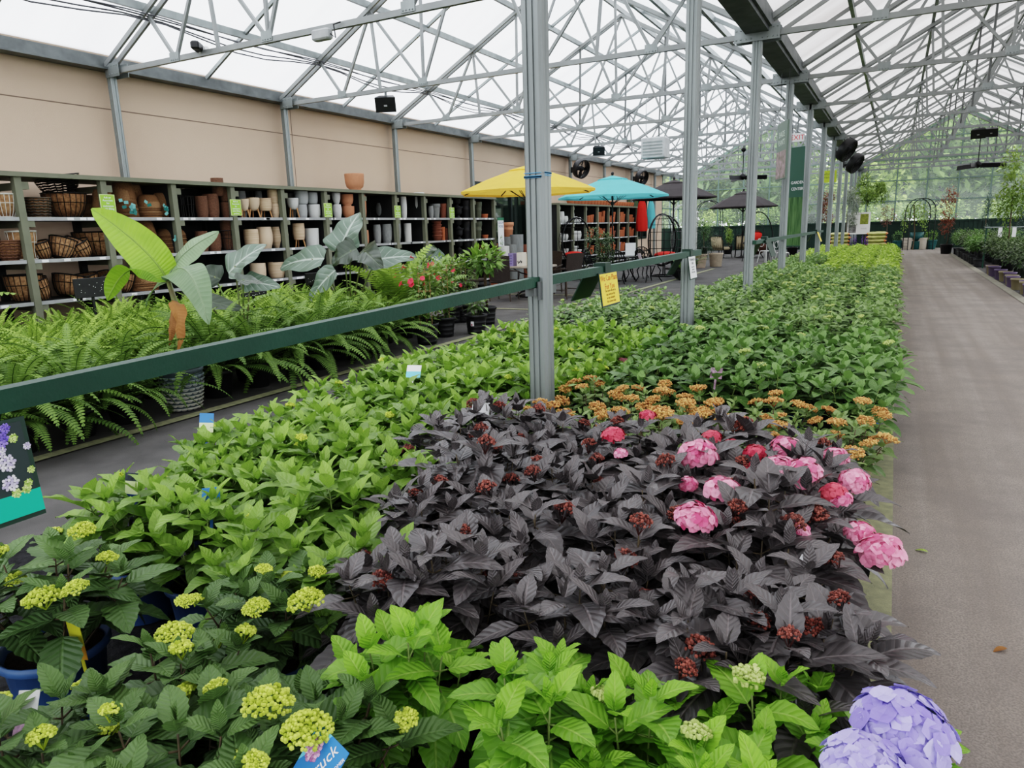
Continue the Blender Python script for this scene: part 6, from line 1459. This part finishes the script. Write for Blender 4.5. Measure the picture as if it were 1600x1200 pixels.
ptree(1386,41.5,'pinkish airy tree near the end of the aisle',2.3,.5,1.1,copper,500,.09,.04,25,8); ptree(1482,36.5,'red-leaved maple standing over the shrubs across the aisle',2.7,.45,.8,redl,800,.12,.04,26,9,None,p_lance); ptree(1540,34,'blue-grey conifer at the back of the bed across the aisle',2.4,.36,.5,blue_g,1100,.10,.02,27,6,None,p_lance); ptree(1577,23.5,'tall layered maple at the edge of the bed across the aisle',3.4,.62,1.25,maple,1500,.12,.04,28,10,None,p_lance); ptree(1612,27,'dark conifer behind the tall layered maple',2.3,.5,.3,blue_g,1100,.12,.025,29,6,None,p_lance); ptree(1100,37.5,'green conical bush by the far glass behind the arch',1.9,.4,.5,LM['mid'],600,.1,.05,30,6); ptree(1139,39,'slim vine-covered post by the far glass',2.4,.25,.4,maple,600,.1,.05,31,6)
# weeping tree on the arch, pots at the end of the aisle
t = thing('weeping_tree','weeping small tree trained over the black rose arch','tree',(.85,41.5,0)); mb = MB(); rs = random.Random(4)
for i in range(60):
    a = rs.uniform(0,PI); x_, z_ = -.55*math.cos(a)+.0, 1.6+.75*math.sin(a); 
    for j in range(8): add_leaf(mb, (x_+rs.uniform(-.1,.1)-.1*j/8*(1 if x_<0 else -1)*-1, rs.uniform(-.3,.3), z_-.13*j*rs.uniform(.5,1.2)), (rs.uniform(-1,1),rs.uniform(-1,1),-.8), (0,0,1), .12, .05, p_lance, .1, .3, 0, 2, 2, rs.random(), rs=rs)
obj('foliage', mb, maple, t); mb = MB(); mb.tube([(0,.1,0),(.03,.1,.8),(-.05,.05,1.6),(-.1,0,2.2)], .035, 6); obj('trunk', mb, stem_brown, t)
tealp = mat('teal_glaze', srgb(44,92,92), .35, 0, .15, 5.); cream_pot = mat('cream_ribbed_pot', srgb(206,196,182), .7, 0, .06, 5.)
for i, (px, m_, r, h, lab, topped) in enumerate(((1402,tealp,.24,.46,'teal glazed pot with a clipped bush, beside the bed',1),(1417,cream_pot,.28,.58,'cream pot between teal pots, nearer the bed',0),(1431,tealp,.26,.42,'teal pot under a stacked teal bowl',2),(1441,cream_pot,.27,.58,'cream pot between teal pots, nearer the shrubs across the aisle',0),(1454,tealp,.27,.46,'teal glazed pot with a yellow-green bush beside the shrubs',1))):
    q = at_y(px, 385, 42.2); t = thing('glazed_pot', lab, 'plant pot', (q.x,42.2,0), 0, 'pots across the end of the aisle'); mb = MB(); mb.lathe([(r*.66,0),(r*.7,.01),(r*.95,h*.6),(r,h*.9),(r*1.03,h*.92),(r*1.03,h),(r*.92,h),(r*.9,h*.8)], 20); obj('pot', mb, m_, t, True)
    if topped == 1: mb = MB(); cloud(mb, i, 260, (0,0,h+.2), (r*1.1,r*1.1,.26), .08, .045); obj('foliage', mb, LM['bright' if i else 'mid'], t)
    if topped == 2: mb = MB(); mb.lathe([(r*.6,h),(r*1.1,h+.16),(r*1.2,h+.44),(r*1.1,h+.44)], 18); obj('stacked_bowl', mb, m_, t, True)

# ---- right-hand bed of shrubs in pots
rs = random.Random(77); RV = []
for i in range(4): lb, sb, tips = shrub(500+i, 20, .30, .98, .26, .11, .38, 6, p_lance, 4, 2, 0., .5, .2, r0=.08, step=.09, elev=(50,25,5,-10,-20,-30)); RV.append(lb.mesh('foliage', LM['pieris'], True))
RV2 = [];
for i in range(3): lb, sb, tips = shrub(600+i, 18, .32, .92, .26, .13, .55, 6, p_ovate, 4, 2, 0., .5, .2, r0=.08, step=.09); RV2.append(lb.mesh('foliage', LM['mid'], True))
y = 16.2; r_ = 0
while y < 36.5:
    x = 2.42; j = 0
    while True:
        xx, yy = x + rs.uniform(-.05,.05), y + rs.uniform(-.06,.06); px, py = px_of(xx, yy, .5)
        if px > 1625: break
        x += .6; j += 1
        if 23.8 < yy < 26.2 and xx < 3.6: continue
        t = thing('potted_shrub', 'dark leafy potted shrub across the aisle, %s in from its kerb, %s row' % (ORD[j-1], ORD[r_]), 'shrub', (xx,yy,0), rs.uniform(0,6), 'potted shrubs across the concrete aisle', rs.uniform(.92,1.1))
        link('pot', PM[('violet','tan','grey','tan','violet','grey')[(r_*3+j) % 6] if yy < 24 else 'black'], t); link('foliage', rs.choice(RV if yy < 25 or rs.random() < .35 else RV2), t)
    y += .58; r_ += 1
t = thing('plant_trolley','flat black plant trolley parked among the shrubs across the aisle','trolley',(3.35,29.6,0)); mb = MB(); mb.bbox((-.5,-.35,.42),(.5,.35,.56),.02); obj('deck', mb, black_m, t); mb = MB(); mb.box((-.5,-.36,.56),(.5,-.34,.6)); obj('rim', mb, galv, t)
for sx in (-1,1):
    for sy in (-1,1): mb = MB(); M = Matrix.Translation((sx*.4,sy*.3,.12)) @ Matrix.Rotation(PI/2,4,'X'); mb.prism([(.12*math.cos(2*PI*i/14),.12*math.sin(2*PI*i/14)) for i in range(14)], -.03,.03,M); mb.bar((sx*.4,sy*.3,.12),(sx*.4,sy*.3,.43),.03); obj('wheel', mb, black_m, t)
t = thing('label_rack','low rail hung with white and yellow plant labels over the bed across the aisle','rack',(2.75,26.2,0)); mb = MB(); mb.bar((-.35,0,1.22),(2.2,0,1.2),.03); obj('rail', mb, galv, t)
for i, x_ in enumerate((0,.35,.7,1.05,1.4,1.75)): mb = MB(); mb.box((x_,-.02,.92),(x_+.10,-.015,1.2)); obj('label_card', mb, wht_c if i != 2 else plain('yellow_label', srgb(200,200,60), .5), t)
for x_ in (-.3,1.0,2.1): mb = MB(); mb.bar((x_,.02,0),(x_,.02,1.22),.04); obj('post', mb, green_m, t)

# ---- outdoors beyond the glass
grass_m = mat('lawn_ground', (.10,.17,.05), .95, 0, .2, .4, spec=.1)
mb = MB(); mb.quad((-90,YF,-.05),(90,YF,-.05),(90,160,-.05),(-90,160,-.05)); struct('ground_outside', mb, mat('car_park', (.22,.22,.22), .9, 0, .1, .3))
mb = MB(); mb.quad((-90,60,-.03),(90,60,-.03),(90,160,-.03),(-90,160,-.03)); struct('lawn', mb, grass_m)
mb = MB(); mb.quad((-90,-60,-.06),(90,-60,-.06),(90,YF,-.06),(-90,YF,-.06)); struct('ground_around', mb, asphalt)
TL = [leaf_mat('tree_leaf_%s' % k, d, l_, l_, 0, .6, .3, bump=0, noise=.1, spec=.2) for k, d, l_ in (('mid', (.13,.22,.06), (.44,.60,.21)), ('bright', (.21,.31,.06), (.58,.72,.23)), ('deep', (.09,.17,.06), (.35,.49,.2)))]
def crown_mesh(seed, m_, n=4200, lumps=26):
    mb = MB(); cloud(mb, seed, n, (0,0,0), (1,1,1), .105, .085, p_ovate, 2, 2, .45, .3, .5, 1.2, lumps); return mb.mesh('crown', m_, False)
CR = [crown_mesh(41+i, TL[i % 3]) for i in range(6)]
tree_trunk = mat('grey_bark', (.10,.085,.07), .9, 0, .3, 3., bump=.5)
def tree(px, Y, rw, top, bot, ci, label):
    X = at_y(px, 330, Y).x; t = thing('broadleaf_tree', label, 'tree', (X,Y,-.03), rnd.uniform(0,6), 'trees outside beyond the far glass'); hz = (top-bot)/2
    link('crown', CR[ci], t, (0,0,(top+bot)/2), sc=(rw,rw,hz)); mb = MB(); mb.tube([(0,0,0),(.1,0,bot*.8),(0,.1,(top+bot)/2)], .28, 8, r2=.1)
    for k in range(4): a = k*1.7; mb.tube([(0,0,bot+hz*.2),(rw*.45*math.cos(a),rw*.45*math.sin(a),bot+hz*1.1)], .1, 5, r2=.03)
    obj('trunk', mb, tree_trunk, t, True)
for a in ((1408,62,6.5,17,1.6,0,'large tree right at the middle of the aisle end view'),(1465,66,5.2,15,1.8,3,'tall tree beside the large middle one'),(1350,58,4.2,10.5,1.0,4,'bright bushy tree left of the aisle end'),(1510,75,5,9.5,.8,1,'low yellow-green tree beyond the aisle fan'),(1570,70,5.5,10,.8,4,'yellow-green tree behind the layered maple'),(1640,64,6,11,.8,3,'tree at the far edge beyond the bed across the aisle'),
          (1175,60,6.5,16,1.5,5,'large deep green tree behind the patio gable'),(1120,66,5.5,13,1.2,0,'tall tree left of the patio gable tree'),(1215,72,4.5,12,1.0,3,'tree between the gable and the car park gap'),(1075,62,4.5,9,.8,1,'bright tree at the corner of the wall'),(1040,70,6,12,1,2,'deep green tree rising over the wall end'),(1290,84,5,7.5,.6,4,'distant low tree past the white building'),(1000,64,5,8,.6,4,'bright tree seen through the corner glass'),
          (1440,92,9,12,.5,2,'distant deep green tree filling behind the aisle'),(1150,92,9,11,.5,5,'distant deep tree filling behind the patio'),(1340,96,7,10,.5,1,'distant bright tree left of the aisle'),(1550,98,10,10,.3,1,'distant bright tree to the right'),(1260,108,6,6,.3,1,'distant small tree behind the white building')): tree(*a)
rs = random.Random(3)
hedge_c = [crown_mesh(70+i, TL[i], 900, 8) for i in range(2)]
for i, px in enumerate(range(1060, 1640, 36)):
    if 1225 < px < 1300: continue
    Y = 55 + rs.uniform(-2,2); X = at_y(px, 340, Y).x; t = thing('outdoor_bush','bright bush along the outside of the glass, %s from the wall end' % ORD[i],'bush',(X,Y,-.05),0,'bushes outside the far glass'); link('foliage', hedge_c[i%2], t, (0,0,1.25), sc=(1.9,1.5,1.35)); mb = MB(); mb.tube([(0,0,0),(0,0,1.2)], .06, 5); obj('stem', mb, stem_brown, t)
# white building and parked cars glimpsed through the glass
whb = mat('white_siding', (.62,.64,.66), .7, 0, .06, 1.); roofm = mat('grey_shingles', (.16,.16,.17), .9)
X = at_y(1250, 330, 76).x; t = thing('white_building','white building glimpsed through the glass behind the tall banner','building',(X,76,-.05)); mb = MB(); mb.box((-4.5,0,0),(4.5,6,3.4)); obj('wall', mb, whb, t); mb = MB(); mb.prism([(-5,3.3),(5,3.3),(0,5.2)], -.4, 6.4, Matrix.Rotation(PI/2,4,'X') @ Matrix.Scale(-1,4,(0,0,1))); obj('roof', mb, roofm, t)
for i in range(4): mb = MB(); mb.box((-3.6+2*i,-.05,1.0),(-2.5+2*i,0,2.3)); obj('window', mb, shop_glass, t)
def car(px, Y, m_, label, rz=0):
    X = at_y(px, 340, Y).x; t = thing('parked_car', label, 'car', (X,Y,-.05), rz); mb = MB(); prof = [(-2.2,.35),(-2.25,.75),(-1.3,.9),(-.8,1.42),(.9,1.45),(1.6,.95),(2.2,.85),(2.25,.4)]; mb.prism(prof, -.85, .85, Matrix.Rotation(PI/2,4,'X')); obj('body', mb, m_, t)
    mb = MB(); mb.prism([(-1.15,.93),(-.75,1.36),(.85,1.39),(1.4,.97)], -.865, .865, Matrix.Rotation(PI/2,4,'X')); obj('window', mb, shop_glass, t)
    for sx in (-1.35,1.4):
        for sy in (-.8,.8): mb = MB(); M = Matrix.Translation((sx,sy,.33)) @ Matrix.Rotation(PI/2,4,'X'); mb.prism([(.33*math.cos(2*PI*k/16),.33*math.sin(2*PI*k/16)) for k in range(16)], -.1, .1, M); obj('wheel', mb, black_m, t)
car(1236,52,plain('car_white', (.7,.71,.72), .25),'white car parked outside behind the tall banner',.2); car(1398,51,plain('car_silver', (.5,.53,.56), .25),'silver car parked outside behind the information board'); car(1445,51.5,plain('car_blue_grey', (.3,.36,.42), .25),'blue-grey car parked outside beyond the rose arch',.1); car(1500,52,plain('car_pale', (.6,.6,.6), .25),'pale car parked outside beyond the red maple')
# ================================================================== light and camera
w = bpy.data.worlds.new('overcast_sky'); bpy.context.scene.world = w; w.use_nodes = True
nt = w.node_tree; bg = nt.nodes['Background']
tc = N(nt, 'ShaderNodeTexCoord'); sp = N(nt, 'ShaderNodeSeparateXYZ'); L(nt, tc, 0, sp, 0)
f = mrange(nt, (sp, 2), -.05, .5)
c = mixc(nt, f, (.95,.97,1.0), (.86,.92,1.0)); L(nt, c[0], c[1], bg, 0); bg.inputs[1].default_value = 1.55
sun = bpy.data.lights.new('sun', 'SUN'); sun.energy = 1.6; sun.angle = .6; sun.color = (1,.97,.92)
so = bpy.data.objects.new('sun', sun); COL.objects.link(so); so.rotation_euler = (math.radians(28), math.radians(-18), 0)

cam = bpy.data.cameras.new('camera'); cam.sensor_width = 36; cam.lens = FPX/1600*36; cam.clip_end = 400
co = bpy.data.objects.new('camera', cam); COL.objects.link(co)
R3 = Matrix(((AX[0][0], -AX[0][1], -AX[0][2]), (AX[1][0], -AX[1][1], -AX[1][2]), (AX[2][0], -AX[2][1], -AX[2][2])))
co.matrix_world = Matrix.Translation((0,0,EYE)) @ R3.to_4x4()
sc_ = bpy.context.scene; sc_.camera = co
sc_.view_settings.view_transform = 'Filmic'; sc_.view_settings.look = 'High Contrast'; sc_.view_settings.exposure = 0.85
sc_.cycles.max_bounces = 6; sc_.cycles.diffuse_bounces = 4; sc_.cycles.transparent_max_bounces = 8; sc_.cycles.use_denoising = True
dup_ = {k: v for k, v in LABELS.items() if len(v) > 1}
if dup_: print('DUP LABELS', list(dup_.items())[:10])
